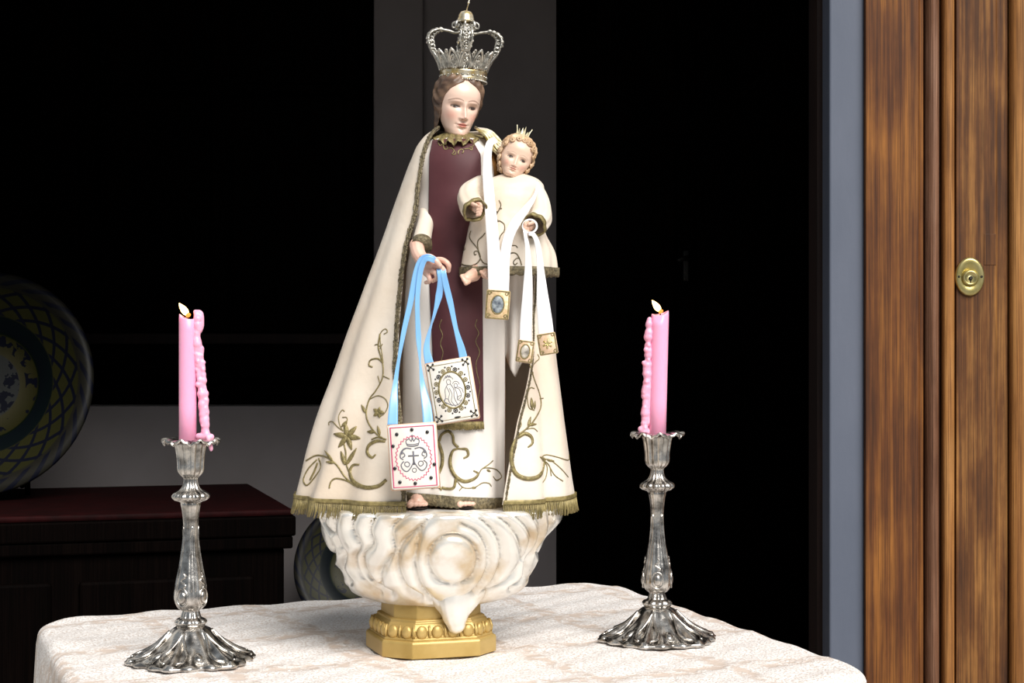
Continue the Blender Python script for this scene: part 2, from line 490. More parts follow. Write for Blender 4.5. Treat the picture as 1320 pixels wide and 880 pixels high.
# dark inner door
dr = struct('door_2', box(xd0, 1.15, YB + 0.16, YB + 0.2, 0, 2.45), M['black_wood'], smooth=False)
for (a, b, c, d) in ((xd0, 1.15, 2.38, 2.45), (xd0, xd0 + .06, 0, 2.38), (1.09, 1.15, 0, 2.38)):
    obj('door_frame', box(a, b, YB + 0.1, YB + 0.16, c, d), M['black_wood'], dr, smooth=False, bevel=0.004)
for (x0, x1) in ((xd0 + .1, XB(880)), (XB(905), XB(1062))):
    for (z0, z1) in ((.2, .85), (.95, 1.65), (1.75, 2.3)):
        obj('door_panel', box(x0, x1, YB + 0.145, YB + 0.165, z0, z1), M['black_wood'], dr, smooth=False, bevel=0.008)
esc = obj('escutcheon', box(XB(888), XB(896), YB + .14, YB + .165, ZB(360), ZB(318)), M['iron'], dr, smooth=False, bevel=0.003)
obj('door_handle', tube(spline([(XB(892), YB + .145, ZB(330)), (XB(892), YB + .10, ZB(330)), (XB(884), YB + .09, ZB(331)), (XB(878), YB + .09, ZB(334))], 14), .006, 8), M['iron'], esc)

# facade around the doorway
zl = 1.86  # lintel height, out of view; lowered to keep sun off the back wall
struct('wall_front', merge(box(-4, -1.05, YF - .02, YF + .28, 0, 3.4), box(1.45, 4, YF - .02, YF + .28, 0, 3.4), box(-1.05, 1.45, YF - .02, YF + .28, zl, 3.4)), M['facade'], smooth=False)
struct('wall_side', box(-1.45, -1.05, YF + .28, YF + .3, 0, 2.7), M['wall'], smooth=False)
# painted jamb of the doorway
tj = struct('trim_1', box(XF(1069), XF(1114), YF, YF + .14, 0, zl), M['jamb'], smooth=False, bevel=0.003)
obj('jamb_edge', box(XF(1062), XF(1069), YF + .06, YF + .14, 0, zl), M['brown_edge'], tj, smooth=False)
struct('trim_2', box(-1.05, XF(1114), YF, YF + .14, zl - .06, zl), M['jamb'], smooth=False, bevel=0.003)
struct('trim_3', box(-1.05, -.97, YF, YF + .14, 0, zl - .06), M['jamb'], smooth=False, bevel=0.003)

# wooden double door, folded back against the facade
def prism_x(prof, z0, z1):
    """extrude a plan outline [(x,y)] in z"""
    n = len(prof)
    v = [(x, y, z0) for x, y in prof] + [(x, y, z1) for x, y in prof]
    f = [tuple(range(n - 1, -1, -1)), tuple(range(n, 2 * n))] + [(i, (i + 1) % n, n + (i + 1) % n, n + i) for i in range(n)]
    return np.array(v, float), f
dz0, dz1 = 0.02, zl - 0.01
d1 = struct('door_1', box(XF(1116), 1.44, YF + .03, YF + .06, dz0, dz1), M['door_a'], smooth=False)
y0 = YF - .012
obj('door_stile', prism_x([(XF(1114), YF + .03), (XF(1114), y0), (XF(1182), y0), (XF(1184), y0 + .004), (XF(1189), y0 + .004), (XF(1189), YF + .03)], dz0, dz1), M['door_a'], d1, smooth=False, bevel=0.0015)
arc = [(XF(1200.5) + (XF(1210) - XF(1191)) / 2 * math.cos(t), y0 + .012 - .020 * math.sin(t)) for t in np.linspace(0, math.pi, 12)]
obj('door_moulding', prism_x([(XF(1210), YF + .03)] + arc + [(XF(1191), YF + .03)], dz0, dz1), M['door_m'], d1, smooth=False)
arc2 = [(XF(1220) + (XF(1227.5) - XF(1212)) / 2 * math.cos(t), y0 + .004 - .012 * math.sin(t) ** .6) for t in np.linspace(0, math.pi, 12)]
obj('door_bead', prism_x([(XF(1227.5), YF + .03)] + arc2 + [(XF(1212), YF + .03)], dz0, dz1), M['door_c'], d1, smooth=False)
obj('door_stile', prism_x([(XF(1230), YF + .03), (XF(1230), y0), (XF(1281), y0), (XF(1283), y0 + .003), (XF(1297), y0 + .003), (XF(1297), YF + .03)], dz0, dz1), M['door_b'], d1, smooth=False, bevel=0.0015)
arc3 = [(XF(1312) + (XF(1325) - XF(1299)) / 2 * math.cos(t), y0 + .002 - .014 * math.sin(t) ** .7) for t in np.linspace(0, math.pi, 14)]
obj('door_moulding', prism_x([(XF(1325), YF + .03)] + arc3 + [(XF(1299), YF + .03)], dz0, dz1), M['door_c'], d1, smooth=False)
for (z0, z1) in ((.15, .95), (1.05, 1.76)):
    obj('door_panel', box(XF(1330), XF(1330) + .30, YF + .005, YF + .035, z0, z1), M['door_b'], d1, smooth=False, bevel=0.01)
obj('door_stile', box(XF(1330) + .32, 1.43, y0, YF + .03, dz0, dz1), M['door_a'], d1, smooth=False, bevel=0.002)
obj('patch_board', box(XF(1266), XF(1281.5), y0 - .0008, y0 + .01, ZC - (342 - 440) * dF / F, ZC - (302 - 440) * dF / F), M['door_b'], d1, smooth=False, bevel=0.0005)
# brass lock
lk = thing('door_lock', 'round brass cylinder lock plate on the brown wooden door', 'lock', tuple(np.array([XF(1247), y0, ZC - (357 - 440) * dF / F])))
Mx = Matrix.Translation(lk.location) @ Matrix.Rotation(R(90), 4, 'X')
k = S(YF)
sx = Matrix.Diagonal((19 * k, 25 * k, 1, 1))
obj('rose', xf(lathe([(0, 0), (1, 0), (1, .003), (.93, .0055), (.86, .0062), (.5, .0055), (.46, .0045), (0, .0045)], 48), Mx @ sx), M['brass'], lk)
cy = obj('cylinder', xf(lathe([(0, .003), (.54, .003), (.54, .008), (.47, .0105), (.38, .0105), (.34, .008), (0, .008)], 40), Mx @ Matrix.Translation((-.0005, -.002, 0)) @ Matrix.Diagonal((19 * k, 19 * k, 1, 1))), M['brass'], lk)
obj('keyhole', xf(merge(lathe([(0, .0078), (.003, .0078), (.003, .0088), (0, .0088)], 14), box(-.0009, .0009, -.007, 0, .0078, .0086)), Mx @ Matrix.Translation((0, -.002, 0))), M['iron'], cy)
for s in (-1, 1):
    obj('screw', xf(lathe([(0, .005), (.0022, .005), (.0018, .0068), (0, .007)], 12), Mx @ Matrix.Translation((s * 14.5 * k, 0, 0))), M['iron'], lk)

# ------------------------------------------------------------------ chest, dishes, stool in the dark room
ang = R(16)
ch = thing('wooden_chest', 'dark wooden chest with deep red top under the painted dish', 'chest', (-0.42, 1.17, 0), rz=ang)
W_, Dp, Hh = 1.25, .64, .815
def cbox(name, a, m, par=ch, bev=0.004, **k_): return obj(name, box(*a), m, par, local=True, smooth=False, bevel=bev, **k_)
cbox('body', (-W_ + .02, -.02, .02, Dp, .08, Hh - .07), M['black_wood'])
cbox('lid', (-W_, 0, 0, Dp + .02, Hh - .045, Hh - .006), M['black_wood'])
cbox('top_panel', (-W_ + .004, -.004, .004, Dp + .016, Hh - .006, Hh + .007), M['red_cloth'], bev=0.005, label='deep red top')
cbox('moulding', (-W_ + .005, -.005, .005, Dp + .01, Hh - .07, Hh - .045), M['black_wood'])
for i in range(3):
    x0 = -W_ + .08 + i * .38
    cbox('front_panel', (x0, x0 + .33, .008, .022, .16, Hh - .12), M['black_wood'], bev=0.008)
for (x, y) in ((-W_ + .03, .03), (-.1, .03), (-W_ + .03, Dp - .08), (-.1, Dp - .08)):
    cbox('foot', (x, x + .07, y, y + .07, 0, .08), M['black_wood'])

def dish_material(name, kind):
    m, nt, b = nmat(name); L = nt.links.new
    tc = nt.nodes.new('ShaderNodeTexCoord'); sp = nt.nodes.new('ShaderNodeSeparateXYZ'); L(tc.outputs['Object'], sp.inputs[0])
    def mth(op, a, b_=None, c=None):
        n = nt.nodes.new('ShaderNodeMath'); n.operation = op
        for i, q in enumerate((a, b_, c)):
            if q is None: continue
            if isinstance(q, (int, float)): n.inputs[i].default_value = q
            else: L(q, n.inputs[i])
        return n.outputs[0]
    x, y = sp.outputs[0], sp.outputs[1]
    r = mth('SQRT', mth('ADD', mth('MULTIPLY', x, x), mth('MULTIPLY', y, y)))
    an = mth('ARCTAN2', y, x)
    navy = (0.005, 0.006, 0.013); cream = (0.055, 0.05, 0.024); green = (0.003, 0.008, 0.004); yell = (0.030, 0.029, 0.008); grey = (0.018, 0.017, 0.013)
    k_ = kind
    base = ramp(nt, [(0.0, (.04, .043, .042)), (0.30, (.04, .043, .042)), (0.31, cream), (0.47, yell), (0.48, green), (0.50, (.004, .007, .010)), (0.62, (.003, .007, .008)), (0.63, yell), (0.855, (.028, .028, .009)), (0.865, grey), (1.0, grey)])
    L(mth('DIVIDE', r, k_), base.inputs[0])
    # scale lattice on the flange, spiral curls on the rim, flowers in the well
    lat = mth('ABSOLUTE', mth('SINE', mth('ADD', mth('MULTIPLY', an, 9.0), mth('MULTIPLY', r, 24 / k_))))
    lat2 = mth('ABSOLUTE', mth('SINE', mth('SUBTRACT', mth('MULTIPLY', an, 9.0), mth('MULTIPLY', r, 24 / k_))))
    mn = mth('MINIMUM', lat, lat2)
    ring1 = mth('MULTIPLY', mth('GREATER_THAN', r, .63 * k_), mth('LESS_THAN', r, .86 * k_))
    latm = mth('MULTIPLY', mth('LESS_THAN', mn, 0.35), ring1)
    rimm = mth('MULTIPLY', mth('GREATER_THAN', r, .885 * k_), mth('GREATER_THAN', mth('SINE', mth('ADD', mth('MULTIPLY', an, 26.0), mth('MULTIPLY', r, 60 / k_))), 0.35))
    nz = nt.nodes.new('ShaderNodeTexNoise'); nz.inputs['Scale'].default_value = 10 / k_; nz.inputs['Detail'].default_value = 3; L(tc.outputs['Object'], nz.inputs['Vector'])
    flo = mth('MULTIPLY', mth('LESS_THAN', r, .30 * k_), mth('GREATER_THAN', nz.outputs['Fac'], 0.5))
    scr = mth('MULTIPLY', mth('MULTIPLY', mth('GREATER_THAN', r, .36 * k_), mth('LESS_THAN', r, .47 * k_)), mth('GREATER_THAN', nz.outputs['Fac'], 0.56))
    mask = mth('MINIMUM', 1.0, mth('ADD', mth('ADD', latm, rimm), mth('ADD', flo, scr)))
    mx = nt.nodes.new('ShaderNodeMix'); mx.data_type = 'RGBA'; L(mask, mx.inputs[0]); L(base.outputs[0], mx.inputs[6]); mx.inputs[7].default_value = (*navy, 1)
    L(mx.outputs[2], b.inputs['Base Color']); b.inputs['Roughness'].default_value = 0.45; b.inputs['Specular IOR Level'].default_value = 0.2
    return m

def dish(name, label, c, rad, lean):
    prof = [(0, .10), (.30, .105), (.46, .12), (.50, .15), (.60, .20), (.64, .215), (.85, .265), (.88, .285), (.94, .30), (.985, .29), (1.0, .27), (.98, .245), (.86, .215), (.62, .15), (.50, .09), (.42, .045), (.40, 0), (.34, 0), (.33, .04), (0, .05)]
    vf = lathe([(a * rad, b * rad) for a, b in prof], 72)
    o = obj(name, vf, dish_material(name + ' glaze', rad))
    o.rotation_euler = (R(90 - lean), 0, 0)
    # lowest point rests on its support
    o.location = (c[0], c[1], c[2] + rad * math.cos(R(lean)) )
    tag(o, label, 'dish', 'painted glazed dishes')
    return o
yd = 1.44; pl = P(-15, 641, yd)
zc_top = Hh + .007
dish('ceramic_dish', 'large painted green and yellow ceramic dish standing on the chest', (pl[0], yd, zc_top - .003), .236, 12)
es = thing('dish_easel', 'small dark wooden easel behind the large dish on the chest', 'easel', (pl[0], yd + .10, zc_top))
for s in (-1, 1):
    obj('leg', tube([(s * .07, -.055, .0), (s * .05, .015, .26)], .006, 6), M['black_wood'], es, local=True)
obj('rear_leg', tube([(0, .16, .0), (0, .02, .25)], .006, 6), M['black_wood'], es, local=True)
obj('crossbar', tube([(-.066, -.04, .06), (.066, -.04, .06)], .006, 6), M['black_wood'], es, local=True)
st = thing('low_stool', 'dark low wooden stool in the gap beside the chest', 'stool', (-.35, 1.68, 0))
obj('seat', box(-.14, .16, -.15, .15, .47, .50), M['black_wood'], st, local=True, smooth=False, bevel=.004)
for sx_ in (-1, 1):
    for sy_ in (-1, 1):
        obj('leg', tube([(.01 + sx_ * .12, sy_ * .12, 0), (.01 + sx_ * .11, sy_ * .10, .47)], [.013, .016], 8), M['black_wood'], st, local=True)
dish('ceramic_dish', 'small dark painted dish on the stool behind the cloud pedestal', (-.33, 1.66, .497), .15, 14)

# ------------------------------------------------------------------ table and tablecloth
ZT = 0.75
BL = np.array([-.668, .250]); BR = np.array([.150, .648]); FR = np.array([.432, -.168]); FL = BL + FR - BR
corners = [BL, FL, FR, BR]
def rounded(corners, r, n=14, per=40):
    out = []
    m = len(corners)
    for i in range(m):
        p0, p1, p2 = corners[i - 1], corners[i], corners[(i + 1) % m]
        a = (p0 - p1) / np.linalg.norm(p0 - p1); b = (p2 - p1) / np.linalg.norm(p2 - p1)
        s, e = p1 + a * r, p1 + b * r
        for t in np.linspace(0, 1, n):
            out.append((1 - t) ** 2 * s + 2 * t * (1 - t) * p1 + t * t * e)
        q = p2 + (p1 - p2) / np.linalg.norm(p2 - p1) * r
        for t in np.linspace(0, 1, per + 2)[1:-1]:
            out.append(e * (1 - t) + q * t)
    return np.array(out)
def cloth():
    O = rounded(corners, .075)
    c = np.mean(corners, axis=0)
    n = len(O)
    T = np.roll(O, -1, 0) - np.roll(O, 1, 0); T /= np.linalg.norm(T, axis=1)[:, None]
    N = np.stack([-T[:, 1], T[:, 0]], 1)
    if ((O - c) * N).sum() < 0: N = -N
    s = np.concatenate([[0], np.cumsum(np.linalg.norm(np.diff(O, axis=0), axis=1))])
    rows = []
    for k_ in np.linspace(0.02, 1, 70):
        q = c + (O - c) * k_
        z = ZT + .0011 * np.sin(q[:, 0] * 37 + q[:, 1] * 21) * np.sin(q[:, 1] * 31 - 4 * q[:, 0]) + .0010 * np.sin(q[:, 0] * 90 - q[:, 1] * 66)
        edge = np.clip((k_ - .9) / .1, 0, 1)
        z = z + edge * .0015 * np.sin(s * 55)
        rows.append(np.stack([q[:, 0], q[:, 1], z], 1))
    for t in np.linspace(0.15, 1, 7):
        a = t * math.pi / 2; r = .014
        rows.append(np.stack([O[:, 0] + N[:, 0] * r * math.sin(a), O[:, 1] + N[:, 1] * r * math.sin(a), ZT - r * (1 - math.cos(a)) + .0015 * np.sin(s * 55) * (1 - t)], 1))
    for t in np.linspace(0.02, 1, 40):
        fold = (.004 + .036 * t) * (0.5 + .5 * np.sin(s * 24 + 1.2 * np.sin(s * 7))) + .008 * t * np.sin(s * 61)
        off = .014 + fold + .02 * t
        rows.append(np.stack([O[:, 0] + N[:, 0] * off, O[:, 1] + N[:, 1] * off, np.full(n, ZT - .014 - .58 * t)], 1))
    G = np.stack(rows, 1)
    return G
def cloth_material():
    m, nt, b = nmat('cream damask'); L = nt.links.new
    tc = nt.nodes.new('ShaderNodeTexCoord'); mp = nt.nodes.new('ShaderNodeMapping'); mp.inputs['Rotation'].default_value = (0, 0, R(-26)); L(tc.outputs['Object'], mp.inputs[0])
    sp = nt.nodes.new('ShaderNodeSeparateXYZ'); L(mp.outputs[0], sp.inputs[0])
    def mth(op, a, b_=None):
        n = nt.nodes.new('ShaderNodeMath'); n.operation = op
        for i, q in enumerate((a, b_)):
            if q is None: continue
            if isinstance(q, (int, float)): n.inputs[i].default_value = q
            else: L(q, n.inputs[i])
        return n.outputs[0]
    wv = nt.nodes.new('ShaderNodeTexNoise'); wv.inputs['Scale'].default_value = 9; L(mp.outputs[0], wv.inputs[0])
    wob = mth('MULTIPLY', mth('SUBTRACT', wv.outputs['Fac'], .5), .9)
    bx = mth('ABSOLUTE', mth('SINE', mth('ADD', mth('MULTIPLY', sp.outputs[0], 17.0), wob)))
    by = mth('ABSOLUTE', mth('SINE', mth('ADD', mth('MULTIPLY', sp.outputs[1], 14.0), wob)))
    band = mth('MINIMUM', bx, by)                       # narrow plain bands between lace fields
    br = ramp(nt, [(0.20, (0, 0, 0)), (0.30, (1, 1, 1))]); L(band, br.inputs[0])
    n1 = nt.nodes.new('ShaderNodeTexNoise'); n1.inputs['Scale'].default_value = 52; n1.inputs['Detail'].default_value = 4; L(mp.outputs[0], n1.inputs[0])
    flr = ramp(nt, [(0.44, (0, 0, 0)), (0.56, (1, 1, 1))]); L(n1.outputs['Fac'], flr.inputs[0])
    n3 = nt.nodes.new('ShaderNodeTexNoise'); n3.inputs['Scale'].default_value = 330; n3.inputs['Detail'].default_value = 2; L(mp.outputs[0], n3.inputs[0])
    fin = ramp(nt, [(0.38, (.15, .15, .15)), (0.50, (1, 1, 1))]); L(n3.outputs['Fac'], fin.inputs[0])
    lace = mth('MULTIPLY', fin.outputs[0], mth('MAXIMUM', mth('MULTIPLY', br.outputs[0], .95), mth('MULTIPLY', flr.outputs[0], .8)))
    cm = nt.nodes.new('ShaderNodeMix'); cm.data_type = 'RGBA'; L(lace, cm.inputs[0]); cm.inputs[6].default_value = (.60, .50, .43, 1); cm.inputs[7].default_value = (.86, .83, .81, 1)
    L(cm.outputs[2], b.inputs['Base Color']); b.inputs['Roughness'].default_value = .8
    vo = nt.nodes.new('ShaderNodeTexVoronoi'); vo.inputs['Scale'].default_value = 260; L(mp.outputs[0], vo.inputs['Vector'])
    n2 = nt.nodes.new('ShaderNodeTexNoise'); n2.inputs['Scale'].default_value = 130; n2.inputs['Detail'].default_value = 5; L(mp.outputs[0], n2.inputs[0])
    hh = mth('ADD', mth('MULTIPLY', mth('ADD', mth('MULTIPLY', vo.outputs['Distance'], .7), n2.outputs['Fac']), lace), mth('MULTIPLY', lace, .5))
    bp = nt.nodes.new('ShaderNodeBump'); bp.inputs['Strength'].default_value = .5; bp.inputs['Distance'].default_value = .003
    L(hh, bp.inputs['Height']); L(bp.outputs[0], b.inputs['Normal'])
    return m
G = cloth(); V, f = thick_grid(G, .0012, True)
nn = G.shape[0]; nv_ = G.shape[1]
f = f + [tuple(i * nv_ for i in range(nn))]
tcl = tag(obj('tablecloth', (V, f), cloth_material()), 'cream patterned damask cloth covering the table in the doorway', 'tablecloth')
tcen = np.mean(corners, axis=0)
tb = thing('small_table', 'square wooden table hidden beneath the cream damask cloth', 'table', (tcen[0], tcen[1], 0))
inner = [c_ * .985 + tcen * .015 for c_ in corners]
Oi = rounded(inner, .07, 6, 2)
obj('tabletop', (lambda n: (np.concatenate([np.c_[Oi, np.full(n, ZT - .035)], np.c_[Oi, np.full(n, ZT - .006)]]), [tuple(range(n)), tuple(range(n, 2 * n))] + [(i, (i + 1) % n, n + (i + 1) % n, n + i) for i in range(n)]))(len(Oi)), M['brown_edge'], tb, smooth=False)
for c_ in corners:
    q = c_ * .86 + tcen * .14
    obj('leg', tube([(q[0], q[1], 0), (q[0], q[1], ZT - .035)], [.016, .024], 8), M['brown_edge'], tb)

# ------------------------------------------------------------------ cloud pedestal
PC = np.array([(555 - 660) * .001, 0.0, ZT + .003])
pd = thing('cloud_pedestal', 'silvered carved cloud on a gold octagonal plinth under the statue', 'pedestal', tuple(PC))
TH = R(18)
def octa(h, c, z):
    pts = [(-h + c, -h), (h - c, -h), (h, -h + c), (h, h - c), (h - c, h), (-h + c, h), (-h, h - c), (-h, -h + c)]
    ct, st_ = math.cos(TH), math.sin(TH)
    return [(x * ct - y * st_, x * st_ + y * ct, z) for x, y in pts]
def octa_solid(levels):
    G = np.array([octa(h, c, z) for h, c, z in levels]).transpose(1, 0, 2)
    return closed_grid(G)
obj('plinth_base', octa_solid([(.075, .031, 0), (.075, .031, .019), (.073, .030, .0215), (.066, .028, .0225)]), M['gold_paint'], pd, smooth=False, local=True, bevel=.0012)
obj('plinth_moulding', octa_solid([(.071, .0295, .0215), (.071, .0295, .024), (.068, .028, .026), (.0685, .028, .034), (.064, .0265, .041), (.062, .0258, .043), (.062, .0258, .046), (.059, .0245, .047)]), M['gold_paint'], pd, smooth=False, local=True, bevel=.001)
obj('plinth_column', octa_solid([(.0575, .024, .045), (.0565, .0235, .09), (.0565, .0235, .105)]), M['gold_paint'], pd, smooth=False, local=True, bevel=.001)
o8 = np.array(octa(.0685, .0283, .032))
egg_me = None
for i in range(8):
    a, b = o8[i], o8[(i + 1) % 8]
    L_ = np.linalg.norm(b - a); n = 3 if L_ > .06 else 1
    cnt = 4 if L_ > .06 else 2
    nrm = (a + b) / 2; nrm[2] = 0; nrm /= np.linalg.norm(nrm)
    tg = (b - a) / L_
    for j in range(cnt):
        c = a + (b - a) * (j + .5) / cnt
        if egg_me is None:
            eo = obj('egg_moulding', ball((0, 0, 0), 1, 12, 8, (.0074, .0045, .0085)), M['gold_paint'], pd, local=True); egg_me = eo.data
        else:
            eo = bpy.data.objects.new('egg_moulding', egg_me); COL.objects.link(eo); eo.parent = pd
        eo.location = c + nrm * .0005; eo.rotation_euler = (R(18) if False else 0, 0, math.atan2(tg[1], tg[0]))
    for j in range(cnt + 1):
        c = a + (b - a) * j / cnt
        obj('dart_moulding', tube([c + nrm * .001 + np.array([0, 0, -.007]), c + nrm * .0015, c + nrm * -.001 + np.array([0, 0, .0085])], [.0012, .002, .0012], 6), M['gold_paint'], pd, local=True)

def zp(px, py): return (390 + px / 3.666, 630 + py / 3.666)
circ = lambda cx, cy_, r, a0, a1: [(cx + r * math.cos(R(t)), cy_ + r * math.sin(R(t))) for t in np.linspace(a0, a1, 24)]
groove_src = [
    circ(710, 335, 118, 0, 360),
    [(640, 105), (575, 160), (548, 230), (535, 300), (528, 350), (550, 440), (600, 510), (680, 555), (760, 545)],
    [(750, 165), (830, 210), (872, 290), (872, 380), (830, 460), (750, 530)],
    [(640, 105), (740, 100), (850, 150), (920, 230), (938, 330), (905, 430), (850, 490)],
    [(850, 105), (950, 150), (1020, 230), (1035, 330), (990, 410), (930, 455), (860, 490)],
    [(940, 95), (1020, 140), (1080, 220), (1062, 300), (1038, 340)],
    [(1060, 90), (1118, 160), (1115, 250), (1060, 335), (1052, 380), (1040, 430), (980, 470)],
    [(1150, 70), (1172, 140), (1160, 220), (1110, 300)],
    [(350, 110), (318, 190), (330, 260), (288, 315), (300, 390), (350, 450), (420, 490)],
    [(255, 110), (232, 180), (270, 270), (248, 320), (262, 390), (310, 450), (370, 490)],
    [(168, 100), (148, 180), (172, 260), (200, 310), (190, 380), (230, 440)],
    [(490, 120), (420, 190), (432, 290), (372, 390), (375, 470)],
    [(570, 165), (470, 260), (450, 360), (490, 460), (560, 505)],
    [(60, 110), (85, 180), (140, 270), (150, 330)],
    [(110, 110), (100, 160), (140, 210)],
]
gp = np.concatenate([spline([zp(*q) for q in g], 70) for g in groove_src])
rows_c = [(650, 414, 716), (654, 410, 720), (660, 409, 721), (680, 413, 713), (700, 423, 702), (720, 434, 690), (740, 443, 681), (752, 450, 676), (762, 466, 660), (768, 486, 638), (772, 505, 620)]
rc = np.array(rows_c, float)
nv = 110; nu = 340
pys = np.concatenate([np.linspace(650, 655, 8), np.linspace(656, 772, nv - 8)])
l_ = sinterp(pys, rc[:, 0], rc[:, 1]); r_ = sinterp(pys, rc[:, 0], rc[:, 2])
a_ = (r_ - l_) / 2 * .001; cx_ = ((r_ + l_) / 2 - 660) * .001
b_ = np.interp(pys, [650, 655, 700, 740, 772], [.125, .131, .118, .098, .062])
ph = np.linspace(-math.pi, math.pi, nu, endpoint=False)
X = cx_[None] + a_[None] * np.sin(ph)[:, None]; Y = -b_[None] * np.cos(ph)[:, None]
Z = np.broadcast_to(1.588 - pys[None] * .001, X.shape)
Gc = np.stack([X, Y, Z], 2)
Yf = -np.abs(Y)
sc_ = (D0 + Yf) / F
U = 660 + X / sc_; Vv = 440 + (ZC - Z) / sc_
pts = np.stack([U, Vv], 2).reshape(-1, 2)
dist = np.full(len(pts), 1e9)
for i in range(0, len(gp), 60):
    dd = np.sqrt(((pts[:, None, :] - gp[None, i:i + 60, :]) ** 2).sum(2)).min(1)
    dist = np.minimum(dist, dd)
dist = dist.reshape(X.shape)
hgt = .0130 * np.sqrt(np.clip(1 - (1 - np.clip(dist / 11.0, 0, 1)) ** 2, 0, 1)) - .0085
fade = np.clip((pys - 650) / 5, 0, 1)[None] * np.clip((772 - pys) / 5, 0.2, 1)[None]
Nn = gnorm(Gc, True)
if (Nn[:, 50] * (Gc[:, 50] - Gc[:, 50].mean(0))).sum() < 0: Nn = -Nn
Gc = Gc + Nn * (hgt * fade)[..., None]
# low centre ridge inside the rosette
dr_ = np.hypot(U - zp(710, 335)[0], Vv - zp(710, 335)[1])
obj('cloud', closed_grid(Gc), M['cloud'], pd)
blob('cloud_drip', [([P(586, 762, -.062), P(586, 780, -.066), P(587, 796, -.066), P(588, 804, -.065)], [.024, .020, .0165, .0125]),
                    ([P(560, 760, -.060), P(576, 784, -.063)], [.014, .011]), ([P(614, 760, -.060), P(598, 784, -.063)], [.014, .011])], .002, M['cloud'], pd, 8)

# ------------------------------------------------------------------ the statue: robed woman
ST = np.array([(585 - 660) * .001, 0.0, .940])
stt = thing('devotional_statue', 'painted statue of a crowned woman in cream embroidered mantle and maroon scapular', 'statue', tuple(ST))

# brown habit underneath
def loft(rows, nu=64, nv=40, phi0=-math.pi, phi1=math.pi, closed=True, fold=None, y0=0.0, dr=0.0):
    """rows: (py, left, right, depth half, centre y) in the plane of the statue"""
    t = np.array(rows, float)
    py = np.linspace(t[0, 0], t[-1, 0], nv)
    l = sinterp(py, t[:, 0], t[:, 1]); r = sinterp(py, t[:, 0], t[:, 2]); b = sinterp(py, t[:, 0], t[:, 3]); yc = sinterp(py, t[:, 0], t[:, 4])
    a = (r - l) / 2 * .001 + dr; cx = ((r + l) / 2 - 660) * .001; b = b + dr
    p0 = phi0 if not np.isscalar(phi0) else np.full(nv, phi0)
    p1 = phi1 if not np.isscalar(phi1) else np.full(nv, phi1)
    u = np.linspace(0, 1, nu, endpoint=not closed)
    ph = p0[None] + (p1 - p0)[None] * u[:, None]
    k_ = 1.0
    if fold is not None: k_ = 1 + fold(ph, py[None] * np.ones_like(ph))
    X = cx[None] + a[None] * k_ * np.sin(ph); Y = yc[None] - b[None] * k_ * np.cos(ph)
    Z = np.broadcast_to(1.588 - py[None] * .001, X.shape)
    return np.stack([X, Y, Z], 2)
body_rows = [(172, 574, 606, .018, .0), (182, 560, 622, .030, .0), (200, 545, 640, .042, .0), (250, 542, 642, .050, 0), (330, 536, 646, .052, 0), (450, 531, 652, .060, 0), (560, 530, 652, .064, 0), (640, 530, 652, .060, 0)]
obj('habit', closed_grid(loft(body_rows, 64, 60)), M['robe'], stt)

# cream over-tunic: front wrap from px 531 to 650
def phi_of(rows, px_list, dr=0.0):
    t = np.array(rows, float)
    def f(py_arr):
        l = sinterp(py_arr, t[:, 0], t[:, 1]); r = sinterp(py_arr, t[:, 0], t[:, 2])
        a = (r - l) / 2 + dr * 1000; cx = (r + l) / 2
        e = np.interp(py_arr, [q[0] for q in px_list], [q[1] for q in px_list])
        return np.arcsin(np.clip((e - cx) / a, -.985, .985))
    return f
tun_rows = body_rows[1:-1] + [(645, 529, 653, .068, 0)]
tpy = np.linspace(tun_rows[0][0], 645, 90)
pl_ = phi_of(tun_rows, [(182, 545), (330, 532), (640, 525)], .004)(tpy); pr_ = phi_of(tun_rows, [(182, 630), (330, 650), (640, 650)], .004)(tpy)
tfold = lambda p, py: .022 * np.clip((py - 380) / 260, 0, 1) * np.cos(9 * p + .6) + .012 * np.clip((py - 300) / 300, 0, 1) * np.cos(17 * p) + .20 * np.exp(-((p + 1.0) / .38) ** 2) * np.clip((py - 250) / 100, 0, 1)
Gt = loft(tun_rows, 90, 90, pl_, pr_, False, tfold, dr=.004)
# the hem dips a little to the right
hem = np.clip((tpy - 560) / 80, 0, 1)[None] * np.linspace(-.008, .004, 90)[:, None]
Gt[..., 2] -= hem
tun = obj('tunic', thick_grid(Gt, .0012), M['satin_d'], stt)
bv_tun = bvh_of(tun)

def hem_strip(G2, j0, j1, off, t):
    """band along the last rows of a sheet, lifted off along its normals"""
    n = gnorm(G2)
    c = G2.reshape(-1, 3).mean(0)
    if (n * (G2 - np.array([c[0], 0.02, 0])))[..., :2].sum() < 0: n = -n
    Q = G2[:, j0:j1] + n[:, j0:j1] * off
    return Q, n[:, j0:j1]
Q, nq = hem_strip(Gt, 87, 90, .0028, .001)
Qd = Q.copy()
ext = np.linspace(0, 1, Q.shape[1])[None, :, None] * np.array([0, 0, -.003])
scal = np.abs(np.sin(np.linspace(0, 26 * math.pi, Q.shape[0])))[:, None, None] * np.array([0, 0, -.0018]) * np.linspace(0, 1, Q.shape[1])[None, :, None]
Qd = Qd + ext + scal + nq * (nrng.random(Q.shape[:2])[..., None] - .3) * .0012
obj('lace_hem', thick_grid(Qd, -.001), M['goldthread_d'], tun)

